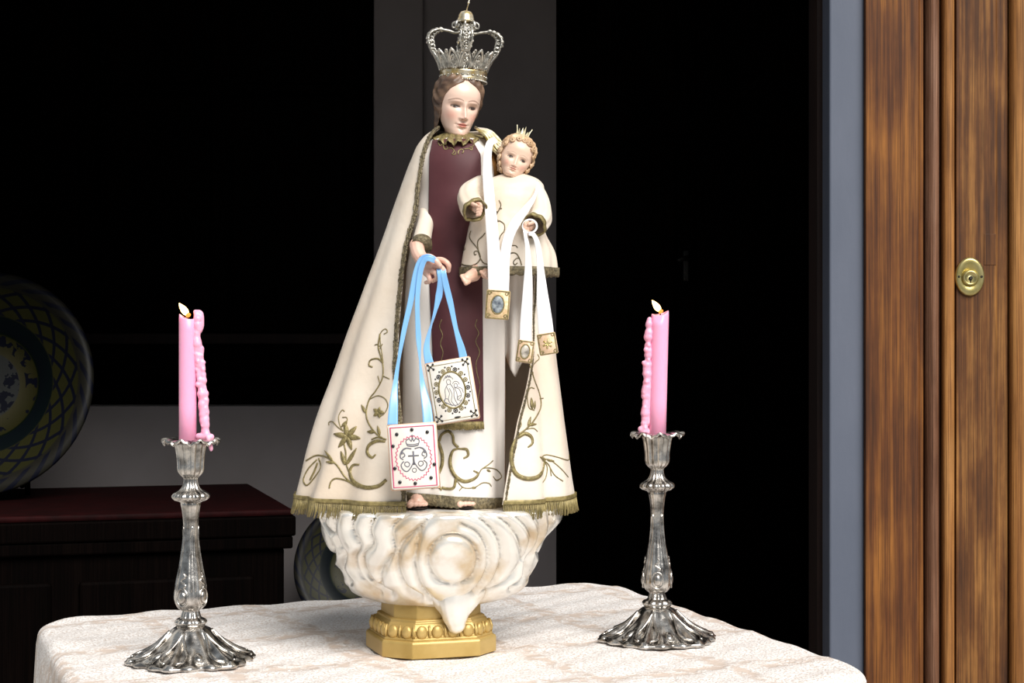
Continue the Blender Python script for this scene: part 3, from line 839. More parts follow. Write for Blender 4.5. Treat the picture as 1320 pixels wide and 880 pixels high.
# maroon scapular panel down the front
scp_rows = tun_rows
spy = np.linspace(184, 542, 90)
sl = phi_of(scp_rows, [(182, 560), (205, 556), (330, 555), (460, 561), (542, 566)], .008)(spy)
sr = phi_of(scp_rows, [(182, 608), (205, 620), (330, 622), (542, 624)], .008)(spy)
srows = [q for q in tun_rows if q[0] < 542] + [(542, 530, 652, .0635, 0)]
srows[0] = (184, 558, 624, .032, 0)
Gs = loft(srows, 60, 90, sl, sr, False, lambda p, py: .01 * np.clip((py - 380) / 200, 0, 1) * np.cos(8 * p), dr=.0085)
scp = obj('scapular_panel', thick_grid(Gs, .001), M['scap'], stt, label='maroon front panel')
bv_scp = bvh_of(scp)
Q, nq = hem_strip(Gs, 88, 90, .0008, .001)
parts = []
for i in range(0, 60):
    p = Gs[i, -1]
    for s_ in range(2):
        q = p + (Gs[min(i + 1, 59), -1] - p) * s_ * .5
        parts.append(tube([q + (0, -.0005, .002), q + (nrng.normal(0, .0004), -.0012, -.003), q + (nrng.normal(0, .0008), -.0008, -.007 - .002 * nrng.random())], .0006, 5))
obj('scapular_fringe', merge(*parts), M['fringe'], scp, kind='stuff')

# mantle
man_rows = [(166, 560, 630, .026, .004), (172, 551, 638, .034, .004), (184, 540, 648, .044, .004), (205, 530, 656, .054, .004), (250, 513, 668, .064, .006), (315, 490, 690, .076, .008), (355, 475, 702, .083, .010), (390, 462, 706, .090, .012),
            (430, 447, 713, .096, .013), (480, 430, 720, .103, .014), (530, 412, 727, .110, .014), (580, 397, 733, .117, .014), (620, 386, 736, .122, .014), (642, 379, 738, .125, .014)]
NVM = 120
mpy = np.linspace(166, 642, NVM)
mfold0 = lambda p, py: 0
left_edge = [(166, 567), (172, 560), (184, 554), (205, 548), (240, 543), (280, 539), (320, 527), (355, 522), (390, 520), (430, 519), (470, 519), (520, 524), (560, 527), (600, 529), (642, 530)]
right_edge = [(166, 612), (184, 632), (205, 643), (250, 657), (315, 680), (355, 690), (390, 689), (430, 687), (470, 682), (500, 675), (540, 665), (590, 656), (642, 648)]
pL = phi_of(man_rows, left_edge)(mpy); pR = phi_of(man_rows, right_edge)(mpy)
# walk from the left front edge, round the back, to the right front edge
def mantle_fold(ph, py):
    q = np.arctan2(np.sin(ph), np.cos(ph))
    amp = np.clip((py - 190) / 450, 0, 1)
    g = lambda c, w: np.exp(-((q - R(c)) / R(w)) ** 2)
    front = .055 * g(-24, 8) - .055 * g(-38, 8) + .035 * g(-52, 7) - .045 * g(-65, 7) + .02 * g(-80, 8)
    front = front + .045 * g(44, 7) - .050 * g(57, 5) + .02 * g(70, 8)
    back = (.035 * np.cos(11 * q)) * np.clip((np.abs(q) - 1.5) / .4, 0, 1)
    wob = .010 * np.sin(q * 5 + py * .018) + .008 * np.sin(q * 9 - py * .03)
    return amp ** 1.2 * (front + back + wob * amp)
Gm = loft(man_rows, 300, NVM, pL, pR - 2 * math.pi, False, mantle_fold)
man = obj('mantle', thick_grid(Gm, .0016), M['satin'], stt, label='cream embroidered mantle')
bv_man = bvh_of(man)

# gold braid along both front edges
def braid_strip(G2, i0, i1, amp, t=.0016):
    n = gnorm(G2)[i0:i1]
    Q = G2[i0:i1].copy()
    c = G2.mean((0, 1))
    if (n[..., :2] * (Q - c)[..., :2]).sum() < 0: n = -n
    return Q, n
Q, n = braid_strip(Gm, 0, 5, 0)
pts_l = Gm[1, :] + n[1, :] * .0008
def braid(path, nrm, w, name, par, mat, step=.0021):
    L_ = np.linalg.norm(np.diff(path, axis=0), axis=1); cum = np.concatenate([[0], np.cumsum(L_)])
    m_ = int(cum[-1] / step)
    parts = []
    for k_ in range(m_):
        s_ = (k_ + .5) * step
        p = np.array([np.interp(s_, cum, path[:, j]) for j in range(3)])
        nn_ = np.array([np.interp(s_, cum, nrm[:, j]) for j in range(3)])
        i = min(np.searchsorted(cum, s_), len(path) - 1); t_ = path[i] - path[i - 1]; t_ /= np.linalg.norm(t_)
        side = np.cross(t_, nn_); side /= np.linalg.norm(side)
        for sgn in (-1, 1):
            c = p + side * sgn * w * .5 * (1 + .35 * nrng.normal()) + nn_ * .0004
            parts.append(ball(c, w * (.55 + .25 * nrng.random()), 6, 4, (1, .7, 1)))
    parts.append(tube(path, w * .55, 6, flat=.5, normals=nrm))
    return obj(name, merge(*parts), mat, par, kind='stuff')
braid(pts_l, n[1, :], .0028, 'gold_braid', man, M['goldthread_d'])
Q, n = braid_strip(Gm, 295, 300, 0)
braid(Gm[-2, :] + n[-2, :] * .0006, n[-2, :], .0014, 'gold_braid', man, M['goldthread_d'], .0016)

# fringe at the bottom of the mantle: heading band and strands
nb = gnorm(Gm)
if (nb[..., :2] * (Gm - Gm.mean((0, 1)))[..., :2]).sum() < 0: nb = -nb
hd = Gm[:, -2:-1] + nb[:, -2:-1] * .0014 + np.linspace(.0015, -.004, 4)[None, :, None] * np.array([0, 0, 1.0])
obj('fringe_heading', thick_grid(hd, -.0012), M['fringe'], man)
edge = Gm[:, -1] + nb[:, -1] * .0008
Le = np.concatenate([[0], np.cumsum(np.linalg.norm(np.diff(edge, axis=0), axis=1))])
parts = []
ns = int(Le[-1] / .0019)
for k_ in range(ns):
    s_ = Le[-1] * (k_ + .5) / ns
    p = np.array([np.interp(s_, Le, edge[:, j]) for j in range(3)])
    out = p[:2] - Gm[:, -1, :2].mean(0); out /= np.linalg.norm(out)
    ln = .0165 + .003 * nrng.random()
    a_sw = nrng.normal(0, .0009, 2); lean = .0012 * math.sin(s_ * 90) - .001
    q1 = p + np.array([out[0] * .0012 + a_sw[0] * .4, out[1] * .0012 + a_sw[1] * .4, -ln * .5])
    q2 = p + np.array([out[0] * .002 + a_sw[0] + lean, out[1] * .002 + a_sw[1], -ln])
    parts.append(tube([p + (0, 0, .002), q1, q2], [.00075, .0007, .0006], 5))
obj('fringe', merge(*parts), M['fringe'], man, kind='stuff')

# embroidery, traced and laid on the cloth
z4 = lambda l: [(370 + x / 3.667, 430 + y / 3.667) for x, y in l]
z5 = lambda l: [(540 + x / 3.667, 440 + y / 3.667) for x, y in l]
z3 = lambda l: [(480 + x / 3.665, 320 + y / 3.665) for x, y in l]
def leaf(bvh, base, tip, w, lift=.0006):
    base = np.array(base, float); tip = np.array(tip, float)
    q = [base + (tip - base) * t for t in np.linspace(0, 1, 9)]
    return stitch(bvh, q, [w * .25, w * .8, w, w * .9, w * .6, w * .2], 10, lift, flat=.5, seg=8)
def stem_parts(name, bvh, par, mat, curves, leaves=()):
    ps = [stitch(bvh, c, r) for c, r in curves] + [leaf(bvh, a, b, w) for a, b, w in leaves]
    ps = [p for p in ps if len(p[1])]
    if ps: return obj(name, merge(*ps), mat, par)
t1, t2, t3 = .0007, .0011, .0019
stem_parts('embroidered_vine', bv_man, man, M['goldthread'], [
    (z3([(55, 405), (72, 395), (62, 380), (40, 400), (38, 440), (45, 490), (52, 540)]), t1),
    (z4([(440, 0), (432, 60), (445, 110), (455, 160), (450, 215), (420, 270), (390, 310), (375, 370), (385, 420), (420, 470), (462, 500)]), t2),
    (z4([(455, 140), (430, 118), (395, 125), (388, 150), (405, 157)]), t2),
    (z4([(390, 310), (430, 293), (465, 308), (477, 340), (462, 375), (435, 395)]), t1),
    (z4([(440, 60), (425, 50), (415, 55)]), t1), (z4([(440, 70), (452, 48)]), t1), (z4([(455, 200), (485, 214)]), t1), (z4([(440, 235), (430, 200)]), t1),
], [(z4([(372, 375)])[0], z4([(352, 335)])[0], .0022), (z4([(415, 465)])[0], z4([(380, 462)])[0], .0024), (z4([(440, 480)])[0], z4([(428, 435)])[0], .0024)] )
stem_parts('embroidered_scroll', bv_man, man, M['goldthread'], [
    (z4([(465, 510), (425, 507), (388, 528), (380, 562), (402, 585), (420, 570)]), [.0012, .0022, .0026, .0024, .002, .001]),
    (z4([(470, 500), (430, 490), (400, 500)]), t2)])
stem_parts('embroidered_scroll', bv_man, man, M['goldthread'], [
    (z4([(342, 618), (312, 622), (298, 655), (318, 700), (370, 726), (430, 720), (470, 690)]), [.0012, .002, .0026, .0028, .0028, .0026, .0022]),
    (z4([(270, 520), (278, 560), (280, 610), (292, 650)]), t2),
    (z4([(90, 600), (140, 575), (190, 585), (235, 620), (270, 670), (310, 710), (340, 726)]), t2),
    (z4([(200, 730), (208, 700), (230, 684), (270, 690), (305, 705)]), t2),
    (z4([(150, 588), (160, 630), (130, 680), (95, 716), (78, 690), (100, 640), (142, 595)]), t2),
    (z4([(110, 690), (130, 650), (145, 610)]), .0016)],
    [(z4([(275, 620)])[0], z4([(255, 555)])[0], .003), (z4([(280, 620)])[0], z4([(330, 540)])[0], .003), (z4([(220, 605)])[0], z4([(178, 552)])[0], .002), (z4([(225, 610)])[0], z4([(185, 605)])[0], .002)])
c0 = np.array([285, 485.0])
for a in (-100, -45, 8, 70, 130, 190):
    tip = c0 + np.array([math.cos(R(a)), math.sin(R(a)) * 1.05]) * 64
    stem_parts('embroidered_petal', bv_man, man, M['goldthread'], [], [(z4([c0])[0], z4([tip])[0], .0036)])
stem_parts('embroidered_sprig', bv_man, man, M['goldthread'], [
    (z4([(265, 460), (240, 440), (215, 415), (197, 420), (200, 432)]), t1), (z4([(265, 460), (250, 430), (245, 390), (262, 360), (272, 368)]), t1), (z4([(275, 455), (285, 400), (262, 395)]), t1)],
    [(z4([(258, 440)])[0], z4([(285, 410)])[0], .002)])
c0 = np.array([432, 372.0])
for a in (0, 72, 144, 216, 288):
    tip = c0 + np.array([math.cos(R(a)), math.sin(R(a))]) * 27
    stem_parts('embroidered_petal', bv_man, man, M['goldthread'], [], [(z4([c0])[0], z4([tip])[0], .0028)])
# right panel of the mantle
stem_parts('embroidered_vine', bv_man, man, M['goldthread'], [
    (z5([(525, 110), (545, 180), (570, 250), (575, 310), (545, 370), (510, 410), (470, 440)]), t2),
    (z5([(545, 222), (525, 220), (512, 258), (520, 312), (545, 325)]), t1), (z5([(570, 270), (588, 268)]), t1), (z5([(540, 150), (530, 130), (548, 100), (568, 80), (560, 60)]), t1),
    (z5([(475, 365), (483, 395), (465, 425), (470, 455)]), t1), (z5([(505, 415), (540, 410), (560, 425)]), t1)],
    [(z5([(535, 320)])[0], z5([(530, 265)])[0], .003), (z5([(545, 320)])[0], z5([(548, 280)])[0], .002), (z5([(515, 405)])[0], z5([(528, 355)])[0], .0022), (z5([(515, 395)])[0], z5([(555, 390)])[0], .002)])
stem_parts('embroidered_scroll', bv_man, man, M['goldthread'], [
    (z5([(470, 440), (445, 490), (437, 560), (455, 620), (500, 646), (550, 644), (580, 620), (592, 572)]), [.0012, .0022, .003, .003, .003, .003, .0028, .002]),
    (z5([(468, 455), (500, 435), (530, 450), (536, 480), (515, 500)]), [.0018, .0026, .0024, .0018, .001])])
stem_parts('embroidered_spray', bv_man, man, M['goldthread'], [
    (z5([(575, 550), (600, 535), (650, 545), (705, 560), (708, 535)]), t1), (z5([(580, 555), (620, 560), (670, 600), (705, 640)]), t1),
    (z5([(580, 555), (610, 580), (640, 630), (680, 660)]), t1), (z5([(580, 555), (605, 590), (600, 640), (585, 665)]), t1), (z5([(580, 555), (615, 585), (625, 635)]), t1)],
    [(z5([(600, 560)])[0], z5([(570, 545)])[0], .002), (z5([(605, 560)])[0], z5([(640, 565)])[0], .0016)])
# tunic and scapular
stem_parts('embroidered_scroll', bv_tun, tun, M['goldthread'], [
    (z5([(96, 470), (108, 440), (138, 425), (160, 445), (166, 480), (186, 500)]), t3),
    (z5([(192, 505), (160, 518), (148, 575), (168, 630), (210, 660), (258, 650), (280, 625), (258, 610)]), [.0012, .002, .0026, .0026, .0026, .0024, .0018, .001]),
    (z5([(190, 507), (225, 510), (232, 538), (210, 552)]), [.0012, .002, .0018, .001]),
    (z5([(90, 470), (110, 530), (110, 580), (95, 620)]), .0024), (z5([(176, 640), (165, 690), (130, 695), (110, 690)]), t3), (z5([(60, 690), (90, 685), (110, 700)]), t3)])
stem_parts('embroidered_vine', bv_tun, tun, M['goldthread'], [
    (z5([(280, 630), (300, 600), (340, 598), (372, 610), (390, 640), (365, 655), (350, 637)]), t1), (z5([(300, 600), (330, 580), (350, 562)]), t1),
    (z5([(180, 660), (210, 690), (260, 690), (300, 668), (330, 670), (342, 685)]), t1), (z5([(205, 688), (190, 705)]), t1)],
    [(z5([(320, 605)])[0], z5([(338, 615)])[0], .0016), (z5([(250, 690)])[0], z5([(270, 692)])[0], .0016)])
stem_parts('gold_thread_line', bv_scp, scp, M['goldthread'], [(z3([(328, 335), (318, 370), (332, 410), (322, 450), (334, 490), (326, 530)]), .0005)])
stem_parts('gold_thread_line', bv_scp, scp, M['goldthread'], [(z3([(494, 335), (486, 365), (502, 400), (488, 440), (506, 490), (490, 540), (494, 590), (508, 650), (500, 710), (505, 760)]), .0005)])
nk = lambda l: [(550 + x / 7.333, 90 + y / 7.333) for x, y in l]
stem_parts('neck_embroidery', bv_scp, scp, M['goldthread'], [
    (nk([(110, 690), (130, 720), (150, 700), (170, 750), (200, 745), (190, 720)]), t1), (nk([(200, 745), (240, 740), (260, 770), (240, 795), (270, 800), (275, 770)]), t1),
    (nk([(300, 800), (300, 770), (330, 750), (350, 770), (335, 790)]), t1), (nk([(350, 750), (400, 745), (425, 760), (430, 730), (400, 735)]), t1), (nk([(430, 730), (460, 690), (465, 650), (440, 700)]), t1)])

# ruffled lace collar
def collar(par, c, rx, ry, ex, ey, up, drop, n=150, amp=.003, freq=15, mat=None):
    ph_ = np.linspace(0, 2 * math.pi, n, endpoint=False)
    rows_ = []
    for t in np.linspace(0, 1, 8):
        ruff = amp * t * np.sin(freq * ph_) + amp * .4 * t * np.sin(freq * 2.7 * ph_)
        fr_ = np.clip(np.cos(ph_), -.3, 1)
        rows_.append(np.stack([c[0] + (rx + ex * t + ruff * .5) * np.sin(ph_), c[1] - (ry + ey * t * np.where(fr_ > 0, 1, .4) + ruff * .5) * np.cos(ph_), c[2] + up * (1 - t) - t * (.003 + drop * fr_) + ruff], 1))
    return obj('lace_collar', thick_grid(np.stack(rows_, 1), .001, True), mat or M['goldthread'], par)
collar(stt, P(590, 178, 0), .0185, .020, .0130, .034, .005, .010)
# gilded leaf ornament on the shoulder
for k_ in range(7):
    a0 = P(614 + k_ * .7, 166 + k_ * .3, -.028 + .001 * k_); a1 = P(634 + k_ * 1.2 - (2 if k_ % 2 else 0), 190 - k_ * 2.0, -.036 + .002 * k_); a2 = P(640 + k_ * 1.2, 199 - k_ * 2.6, -.034)
    obj('gilt_leaf', tube(spline([a0, (a0 + a1) / 2 + (.002, -.004, .003), a1, a2], 14), np.interp(np.linspace(0, 1, 14), [0, .3, .7, 1], [.0012, .0024, .0026, .0005]), 6, flat=.5), M['gold_leaf'] if k_ < 3 else M['crown_paper'], stt)

# ---- heads
HT = np.array([(-.50, .24, -.20, .02), (-.488, .325, -.07, .095), (-.455, .372, .02, .145), (-.40, .385, .10, .185), (-.30, .376, .22, .235), (-.20, .383, .30, .275), (-.10, .383, .36, .308), (0, .376, .41, .335),
               (.1, .39, .44, .345), (.2, .395, .45, .345), (.3, .365, .42, .325), (.4, .285, .34, .26), (.46, .19, .24, .175), (.5, .03, .05, .02)])
def head_surf(ph, z, grow=0.0, fat=1.0):
    f_ = sinterp(z, HT[:, 0], HT[:, 1]); b_h = sinterp(z, HT[:, 0], HT[:, 2]); w_ = sinterp(z, HT[:, 0], HT[:, 3])
    w_ = w_ * (1 + (fat - 1) * np.exp(-((z + .15) / .25) ** 2) + (fat - 1) * .6)
    yc = (b_h - f_) / 2; hdp = (f_ + b_h) / 2
    s, c = np.sin(ph), np.cos(ph)
    x = (w_ + grow) * np.sign(s) * np.abs(s) ** .92
    y = yc - (hdp + grow) * np.sign(c) * np.abs(c) ** .88
    return x, y
def make_head(name, c, H, yaw, pitch, roll, child, parent):
    nP, nZ = 260, 240
    ph_ = np.linspace(-math.pi, math.pi, nP, endpoint=False)
    # more columns at the front
    ph_ = ph_ - .35 * np.sin(ph_) * 1.0
    t = np.linspace(0.004, .996, nZ); z_ = -.5 * np.cos(math.pi * t)
    PH, ZZ = np.meshgrid(ph_, z_, indexing='ij')
    fat = 1.10 if child else 1.0
    x, y = head_surf(PH, ZZ, 0, fat)
    front = np.clip(np.cos(PH) * 1.6 - .1, 0, 1)
    ez = -.055 if child else 0.0
    ex = .155 if child else .145
    ns_ = .62 if child else 1.0
    g2 = lambda cx, cz, sx, sz: np.exp(-((x - cx) / sx) ** 2 - ((ZZ - cz) / sz) ** 2)
    out = np.zeros_like(x)
    nz = ZZ - ez
    prof = np.interp(nz, [-.215, -.195, -.175, -.15, -.10, -.04, .03, .09], [0, .05, .105, .122, .092, .055, .030, 0]) * ns_
    wid = np.interp(nz, [-.2, -.15, -.05, .08], [.050, .044, .030, .030]) * (1.1 if child else 1)
    out += prof * np.exp(-(x / wid) ** 2)
    for s in (-1, 1):
        out += .032 * ns_ * g2(s * .05, ez - .172, .026, .024)
        out -= .062 * g2(s * ex, ez + .005, .085, .045)
        out += .034 * g2(s * ex, ez - .002, .055, .036)
        out += .012 * g2(s * .15, ez + .085, .10, .03)
        out += (.03 if child else .012) * g2(s * .19, ez - .15, .10, .10)
        out -= .012 * g2(s * .105, -.285, .022, .03)
    mz = -.283 + (ez * .35)
    out += .030 * g2(0, mz, .11, .06)
    out += .020 * g2(.028, mz + .019, .038, .013) + .020 * g2(-.028, mz + .019, .038, .013)
    out += .026 * g2(0, mz - .024, .050, .017)
    out -= .020 * g2(0, mz, .085, .0065)
    out -= .016 * g2(0, mz - .058, .06, .018)
    out += .028 * g2(0, -.425, .075, .05)
    y = y - out * front
    Mh = Matrix.Translation(Vector(c)) @ Matrix.Rotation(roll, 4, 'Y') @ Matrix.Rotation(yaw, 4, 'Z') @ Matrix.Rotation(pitch, 4, 'X') @ Matrix.Diagonal((H, H, H, 1))
    G_ = np.stack([x, y, ZZ], 2)
    v, fcs = closed_grid(G_)
    # paint
    skin = np.array([.80, .57, .46]) if not child else np.array([.78, .55, .42])
    C = np.tile(skin, (nP, nZ, 1))
    def blend(mask, col): C[:] = C * (1 - mask[..., None]) + np.array(col) * mask[..., None]
    fm = (front > .02)
    for s in (-1, 1):
        blend(np.clip(.62 * g2(s * .19, ez - .15, .085, .075), 0, 1) * fm, (.74, .33, .25))
        blend(.5 * g2(s * ex, ez + .02, .09, .05) * fm, (.52, .28, .19))
    blend(.35 * g2(0, -.43, .06, .04) * fm, (.76, .38, .30))
    blend(.30 * g2(0, ez - .16, .06, .03) * fm, (.74, .36, .28))
    sm = lambda d, e: np.clip(1 - d / e, 0, 1)
    lipu = (np.abs(x) < .085) & (ZZ > mz) & (ZZ < mz + .033 * (1 - (np.abs(x) / .088) ** 1.3) + .004)
    lipl = (np.abs(x) < .075) & (ZZ <= mz) & (ZZ > mz - .042 * (1 - (np.abs(x) / .078) ** 2))
    blend((lipu | lipl) * fm * (.85 if not child else .6), (.60, .17, .13) if not child else (.60, .24, .18))
    blend(sm(np.abs(ZZ - mz), .008) * (np.abs(x) < (.085 if not child else .06)) * fm * (.85 if not child else .6), (.26, .05, .045))
    for s in (-1, 1):
        q = (x - s * ex)
        u = np.clip(q / (.075 if not child else .068), -1, 1)
        up = (.020 if not child else .030) * (1 - u ** 2); lo = (-.027 if not child else -.024) * (1 - u ** 2)
        inside = (np.abs(u) < 1) & (nz < up) & (nz > lo) & fm
        blend(inside * .9, (.34, .28, .23) if not child else (.50, .44, .38))
        iz = -.006 if not child else .004
        iris = inside & (np.hypot(q - s * .0 - .012, nz - iz) < (.042 if not child else .040))
        blend(iris * .97, (.03, .016, .010))
        blend(sm(np.abs(nz - up), .024) * (np.abs(u) < .98) * fm * .92, (.06, .03, .022))
        blend(sm(np.abs(nz - lo), .007) * (np.abs(u) < .95) * fm * .7, (.20, .09, .06))
        blend(sm(np.abs(nz - up - .022), .006) * (np.abs(u) < .95) * fm * .35, (.40, .20, .14))
        bq = np.clip((np.abs(x) - .15) / .115, -1, 1)
        bz = .088 + .034 * (1 - bq ** 2) - .012 * bq
        on = (np.abs((np.abs(x) - .15) / .115) < 1) & (np.sign(x) == s)
        blend(sm(np.abs(nz - bz), .021 * (1 - .5 * np.abs(bq))) * on * fm * (.85 if not child else .45), (.15, .07, .04))
        blend(((np.hypot(x - s * .03, (nz + .197) * 1.4) < .016) & fm) * .7, (.30, .11, .08))
    cols = np.concatenate([C.reshape(-1, 3), [skin, skin]])
    o = obj(name, xf((v, fcs), Mh), M['skin_c'], parent)
    ca = o.data.color_attributes.new('Col', 'FLOAT_COLOR', 'POINT')
    ca.data.foreach_set('color', np.c_[cols, np.ones(len(cols))].ravel())
    return o, Mh
def hair_cap(parent, Mh, tab, mat, fat=1.0, zlow=-.6, puff=.06, strand=.012, freq=26, name='hair'):
    nZ, nP = 80, 150
    t = np.linspace(0, 1, nZ); z_ = zlow + (.505 - zlow) * np.sin(t * math.pi / 2) ** 1.0
    tb_ = np.array(tab, float)
    p0 = np.radians(np.interp(z_, tb_[:, 0], tb_[:, 1]))
    u = np.linspace(0, 1, nP)
    PH = p0[None] + (2 * math.pi - 2 * p0)[None] * u[:, None]
    ZZ = np.broadcast_to(z_[None], PH.shape)
    e = np.minimum(u, 1 - u)[:, None]
    g_ = puff * np.clip(e / .10, 0, 1) ** .6 + .004
    wav = strand * np.sin(freq * PH * .5 + 6 * np.sin(ZZ * 7) + 3 * ZZ) * np.clip(e / .05, .2, 1) + strand * .5 * np.sin(ZZ * 40 + PH * 9)
    zc_ = np.clip(ZZ, -.12, .4999)
    x, y = head_surf(PH, zc_, 0, fat)
    k_ = 1 + (g_ + wav) / .40
    zz = np.where(ZZ > .2, ZZ + (g_ + wav) * (ZZ - .2) / .3, ZZ)
    low = np.clip((-.12 - ZZ) / .5, 0, 1)
    G_ = np.stack([x * k_ * (1 - .25 * low), y * k_ * (1 - .15 * low) + .06 * low, zz], 2)
    v, fcs = thick_grid(G_, .01)
    return obj(name, xf((v, fcs), Mh), mat, parent)
hd_o, MH = make_head('head', P(590, 136.5, -.006), .079, R(21), R(9), R(6), False, stt)
hair_cap(hd_o, MH, [(-.6, 112), (-.4, 100), (-.2, 82), (0, 68), (.15, 60), (.26, 48), (.34, 30), (.40, 10), (.45, 3), (.51, 1)], M['hair'])
obj('neck', tube([P(589, 160, .006), P(589, 175, .002), P(590, 188, 0), P(590, 200, 0)], [.0165, .0155, .017, .026], 24), M['skin'], stt)

# ---- right arm, hand with the blue ribbons
ps = [P(550, 235, .005), P(550, 260, -.014), P(549, 284, -.044), P(545, 304, -.071), P(543, 318, -.086)]
slv = obj('sleeve', tube(spline(ps, 24), np.interp(np.linspace(0, 1, 24), [0, .4, .85, 1], [.009, .0095, .0110, .0125]), 28), M['satin'], stt)
pcuff = spline(ps, 24)
obj('cuff', tube(pcuff[-3:] + np.array([0, -.0004, 0]), np.array([.0126, .0133, .0136]), 28), M['goldthread_d'], slv)
HY = -.100
blob('hand', [
    ([P(537, 316, -.085), P(540, 328, -.093), P(549, 340, HY)], [.0092, .0088, .0092]),
    ([P(547, 338, HY), P(558, 342, HY - .003)], [.0092, .0075]),
    ([P(548, 345, HY), P(554, 349, HY - .002)], [.0078, .0060]),
    ([P(558, 335, HY - .004), P(570, 335, HY - .010), P(578, 341, HY - .012), P(578, 349, HY - .008)], [.0036, .0036, .0034, .0028]),
    ([P(558, 342, HY - .006), P(567, 343.5, HY - .014), P(572.5, 350, HY - .014), P(569, 357, HY - .008)], [.0036, .0036, .0033, .0028]),
    ([P(554, 349, HY - .004), P(561, 351, HY - .012), P(563, 358, HY - .011), P(558, 362, HY - .005)], [.0035, .0035, .0031, .0027]),
    ([P(548, 352, HY), P(553, 357, HY - .009), P(553, 363, HY - .007), P(549, 364, HY - .002)], [.0032, .0031, .0028, .0025]),
    ([P(545, 332, HY - .006), P(554, 331, HY - .015), P(562, 336, HY - .021), P(567, 342, HY - .020)], [.0044, .0040, .0037, .0031]),
], .0007, M['skin'], stt, 2)
# left arm passing under the child
ps = [P(640, 205, .01), P(672, 260, .02), P(684, 322, -.005), P(660, 338, -.045), P(638, 336, -.06)]
obj('sleeve', tube(spline(ps, 26), np.interp(np.linspace(0, 1, 26), [0, .5, .8, 1], [.018, .016, .014, .010]), 24), M['satin'], stt)

# feet peeping out under the hem
def foot(name, px, y, s=1.0, rot=0):
    c = P(px, 655, y)
    c[2] = .9405
    q = lambda dx, dy, dz: c + np.array([dx, dy, dz]) * s
    ch = [([q(0, .04, .010), q(0, .012, .009), q(0, -.004, .007)], [.012, .0105, .008])]
    for i, (dx, ln, r_) in enumerate(((-.0085, .016, .0046), (-.002, .015, .0036), (.003, .0135, .0034), (.0075, .0115, .0031), (.0112, .009, .0028))):
        ch.append(([q(dx * .8, 0, .006), q(dx, -ln, .0048)], [r_ * 1.05, r_]))
    blob(name, ch, .0009, M['skin'], stt, 3)
    so = obj('sandal_sole', xf(ball((0, 0, 0), 1, 24, 8, (.0145 * s, .034 * s, .0022)), Matrix.Translation((c[0], c[1] + .012, .9402))), M['brown_edge'], stt)
foot('foot', 538, -.066)
foot('foot', 602, -.058)
# pale inner cloth hanging in the opening below the forearm
nu_, nv__ = 24, 30
Gd = np.zeros((nu_, nv__, 3))
for i in range(nu_):
    u_ = i / (nu_ - 1)
    xb = 651 + 37 * u_; yb_ = 452 + 38 * (1 - abs(u_ - .42) / .58 if u_ > .42 else u_ / .42 * 1.0) - 8 * u_
    for j in range(nv__):
        v_ = j / (nv__ - 1)
        Gd[i, j] = P(xb - 3 * v_, 335 + (yb_ - 335) * v_, -.018 + .006 * math.sin(u_ * 14) * (.4 + v_) - .01 * u_)
obj('sleeve_drape', thick_grid(Gd, .001), M['satin_d'], stt)

# ------------------------------------------------------------------ crown of the statue
CC = P(597, 106, -.001)
cr = thing('crown', 'openwork silver imperial crown with gilt band on the woman statue', 'crown', tuple(CC))
TILT = Matrix.Rotation(R(2.5), 4, 'Y')
mm = .001
def cpr(h): return np.interp(h, [0, 14, 22, 30, 36, 40], [29, 30.2, 33, 37, 41, 43]) * mm
def con(phi, h, lift=0.0):
    r = cpr(h) + lift
    return np.array([r * math.sin(phi), -r * math.cos(phi), h * mm])
def cobj(name, vf, mat, par=cr, **k_): return obj(name, xf(vf, TILT), mat, par, local=True, **k_)
cobj('band', lathe([(.0275, 0), (.0298, 0), (.0303, .002), (.0298, .0038), (.0298, .0088), (.0308, .0102), (.0303, .0125), (.0296, .014), (.028, .014)], 80), M['crown_gold'])
cobj('beaded_rim', merge(*[ball((.0303 * math.cos(t), .0303 * math.sin(t), .0002), .0013, 8, 6) for t in np.linspace(0, 2 * math.pi, 64, endpoint=False)]), M['crown_silver'], kind='stuff')
cobj('band_studs', merge(*[ball((.0299 * math.cos(t), .0299 * math.sin(t), .0063), .0016, 8, 6, (1, 1, .8)) for t in np.linspace(0, 2 * math.pi, 28, endpoint=False)]), M['crown_silver'], kind='stuff')
NL = 13
for k_ in range(NL):
    p0 = 2 * math.pi * k_ / NL + .1
    w = math.pi / NL
    def cv(pts, r=.0012, n=22): return tube(np.array([con(p0 + w * a, 14 + 22 * b, 0) for a, b in spline(pts, n)]), r, 6)
    prts = [cv([(-.95, 0), (-.85, .35), (-.45, .75), (0, 1.0), (.45, .75), (.85, .35), (.95, 0)], .0017),
            cv([(-.55, 0), (-.6, .3), (-.3, .6), (0, .72), (.3, .6), (.6, .3), (.55, 0)], .0014),
            cv([(0, 0), (0, .3), (0, .6)], .0011), cv([(-.2, .15), (-.38, .3), (-.2, .45), (-.05, .3)], .0012), cv([(.2, .15), (.38, .3), (.2, .45), (.05, .3)], .0012),
            cv([(-.95, .02), (-1.0, .45), (-.8, .8), (-.65, .95), (-.85, 1.0), (-1.0, .9)], .001), cv([(.95, .3), (1.0, .6), (.8, .82)], .0009),
            ball(con(p0, 36.5), .0019, 8, 6), ball(con(p0 + w, 33), .0016, 8, 6), ball(con(p0 - w * .3, 20), .0013, 6, 5), ball(con(p0 + w * .3, 20), .0013, 6, 5)]
    cobj('openwork_leaf', merge(*prts), M['crown_silver'])
arch = np.array([(40, 34), (44, 42), (47, 51), (46, 58), (41, 63), (33, 66), (22, 65), (12, 63), (5, 66), (2, 70)], float)
